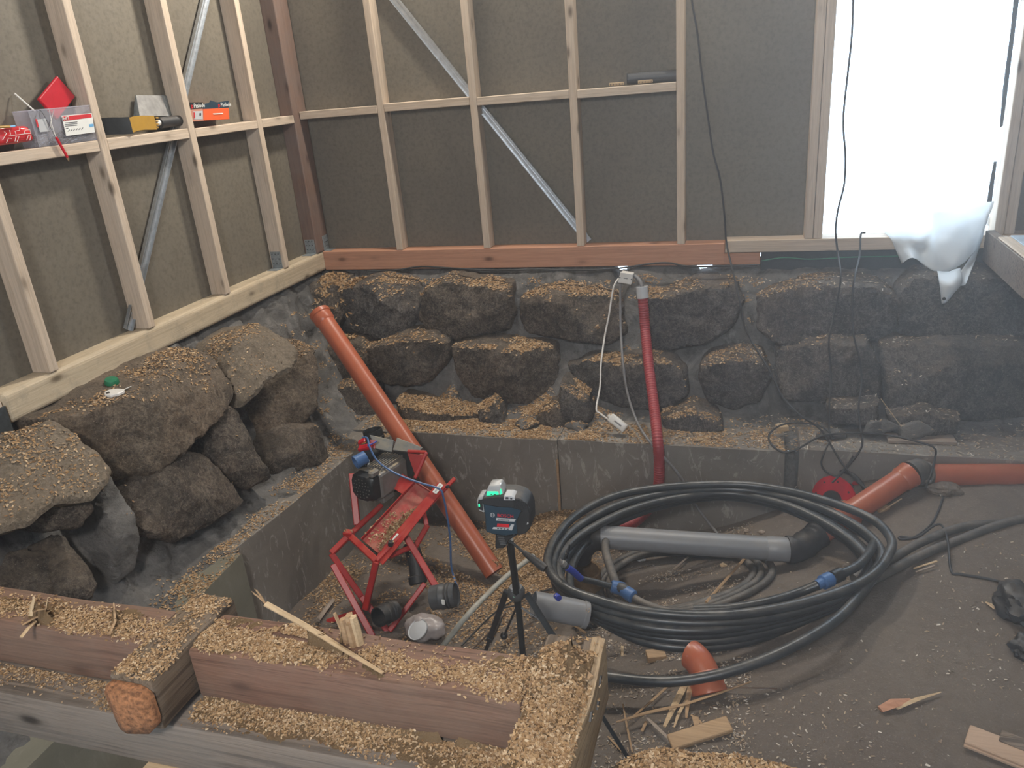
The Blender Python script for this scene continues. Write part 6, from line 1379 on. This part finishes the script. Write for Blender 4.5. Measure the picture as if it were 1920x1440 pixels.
flakes('sawdust', 'golden sawdust lying on the ledges of the back stones', rect(0.04, 3.2, -0.66, -0.02, lambda x, y: hv(x, y)*max(0.0, min(1, 0.55+nz(x, y, 5, 5)*1.8))), 17000, 0.0062, z0=0.5, minup=0.55, curl=0.3)
flakes('sawdust', 'golden sawdust in the corner of the back stones above the leaning pipe', rect(0.62, 1.30, -0.66, -0.34), 6500, 0.0065, z0=-0.5, minup=0.45)
flakes('sawdust', 'golden sawdust along the top of the back plinth', rect(0.5, 2.98, -0.745, -0.50, lambda x, y: max(0.10, min(1, 0.55+nz(x, y, 6, 7)*1.5))*(0.4 if x > 2.5 else 1)), 12000, 0.0062, z0=-0.5, minup=0.5)
flakes('sawdust', 'sawdust on the left plinth and stone ledges', rect(0.12, 0.75, -3.1, -0.76, lambda x, y: max(0.02, min(1, 0.35+nz(x, y, 4, 9)*1.5))*(0.3+0.7*(x > .42))), 11000, 0.0055, z0=0.5, minup=0.6)
flakes('sawdust', 'sawdust under the pale sill on the left stones', rect(0.035, 0.28, -2.9, -0.1, lambda x, y: max(0.0, min(1, 0.25+nz(x, y, 5, 11)*1.5))), 5000, 0.0055, z0=0.5, minup=0.6)
flakes('sawdust', 'sawdust scattered over the pit floor and bank', rect(0.62, 2.1, -2.4, -0.76, lambda x, y: max(0.06, min(1, math.exp(-((x-1.6)/.42)**2-((y+1.2)/.5)**2)*1.5+nz(x, y, 4, 2)*0.6))), 17000, 0.0062, z0=-0.99, minup=0.4)
flakes('wood_chips', 'pale chips and shavings on the sand inside and below the coil', rect(1.9, 2.82, -2.75, -0.8, lambda x, y: max(0.08, min(1, 0.5+nz(x, y, 3, 4)*1.2))), 9500, 0.0044, mat='chip', z0=-0.7, minup=0.5, curl=0.5, long=2.4)
flakes('wood_chips', 'scattered pale chips over the right sand', rect(2.7, 4.7, -3.2, -0.8, lambda x, y: max(0.05, min(1, 0.3+nz(x, y, 2.2, 6)*1.3))), 2300, 0.0046, mat='chip', z0=-0.8, minup=0.5, curl=0.5, long=2.2)
flakes('wood_chips', 'grey straw and chips on the ledge of the right stones', rect(2.75, 4.3, -0.73, -0.30), 1700, 0.0050, mat='chip', z0=-0.55, minup=0.5, curl=0.5, long=3.0)
flakes('wood_chips', 'straw and chips on top of the right stones', rect(2.75, 4.2, -0.30, -0.02), 700, 0.0055, mat='chip', z0=-0.06, minup=0.5, curl=0.5, long=3.0)
flakes('shavings', 'curled shavings in the corner below the sills', rect(0.03, 0.30, -0.30, -0.03), 700, 0.010, z0=0.4, minup=0.3, curl=0.9, long=3.0)
# sawdust lying in the saw's trough
vs = []; fs = []
for k in range(1500):
    u = 0.04+0.74*RNG.random()**1.1; ww = 1-abs(RNG.normal())*0.20*math.sin(math.pi*min(1, (u+.05)/.85))
    if ww < 0.1: continue
    p = (V3(TR[0])*(1-u)+V3(TR[1])*u)*(1-ww)+(V3(TR[3])*(1-u)+V3(TR[2])*u)*ww+nn*RNG.uniform(0.001, 0.004+0.014*ww)
    a = Vector(RNG.normal(size=3)).normalized()*.006; b = Vector(RNG.normal(size=3)).normalized()*.003
    i0 = len(vs); vs += [p-a-b, p+a-b, p+a+b, p-a+b]; fs.append((i0, i0+1, i0+2, i0+3))
o = mesh('sawdust', vs, fs, M['flake'], bpy.data.objects['bench_saw']); o['kind'] = 'stuff'
# ------------------------------------------------------------------ dusty air in the room, thicker towards the opening
def haze(base, extra):
    m = bpy.data.materials.new('dusty_air'); m.use_nodes = True; nt = m.node_tree; nt.nodes.clear()
    out = nt.nodes.new('ShaderNodeOutputMaterial'); v = nt.nodes.new('ShaderNodeVolumeScatter')
    v.inputs['Color'].default_value = (0.86, 0.92, 1.0, 1); v.inputs['Anisotropy'].default_value = 0.3
    g = nt.nodes.new('ShaderNodeNewGeometry'); s = nt.nodes.new('ShaderNodeSeparateXYZ'); mr = nt.nodes.new('ShaderNodeMapRange')
    mr.interpolation_type = 'SMOOTHSTEP'
    mr.inputs['From Min'].default_value = 1.6; mr.inputs['From Max'].default_value = 4.8; mr.inputs['To Min'].default_value = base; mr.inputs['To Max'].default_value = extra
    nt.links.new(g.outputs['Position'], s.inputs[0]); nt.links.new(s.outputs[0], mr.inputs[0]); nt.links.new(mr.outputs[0], v.inputs['Density'])
    nt.links.new(v.outputs[0], out.inputs['Volume'])
    o = mesh('dusty_air', None, None, m, None, bm=box_bm((-0.02, -6.5, -1.75), (6.15, -0.001, ZT-0.02)))
    o['kind'] = 'stuff'; tag(o, 'thin dusty haze hanging over the whole pit', 'haze'); return o
haze(0.004, 0.085)
SC.cycles.volume_step_rate = 3.0
SC.cycles.volume_max_steps = 64
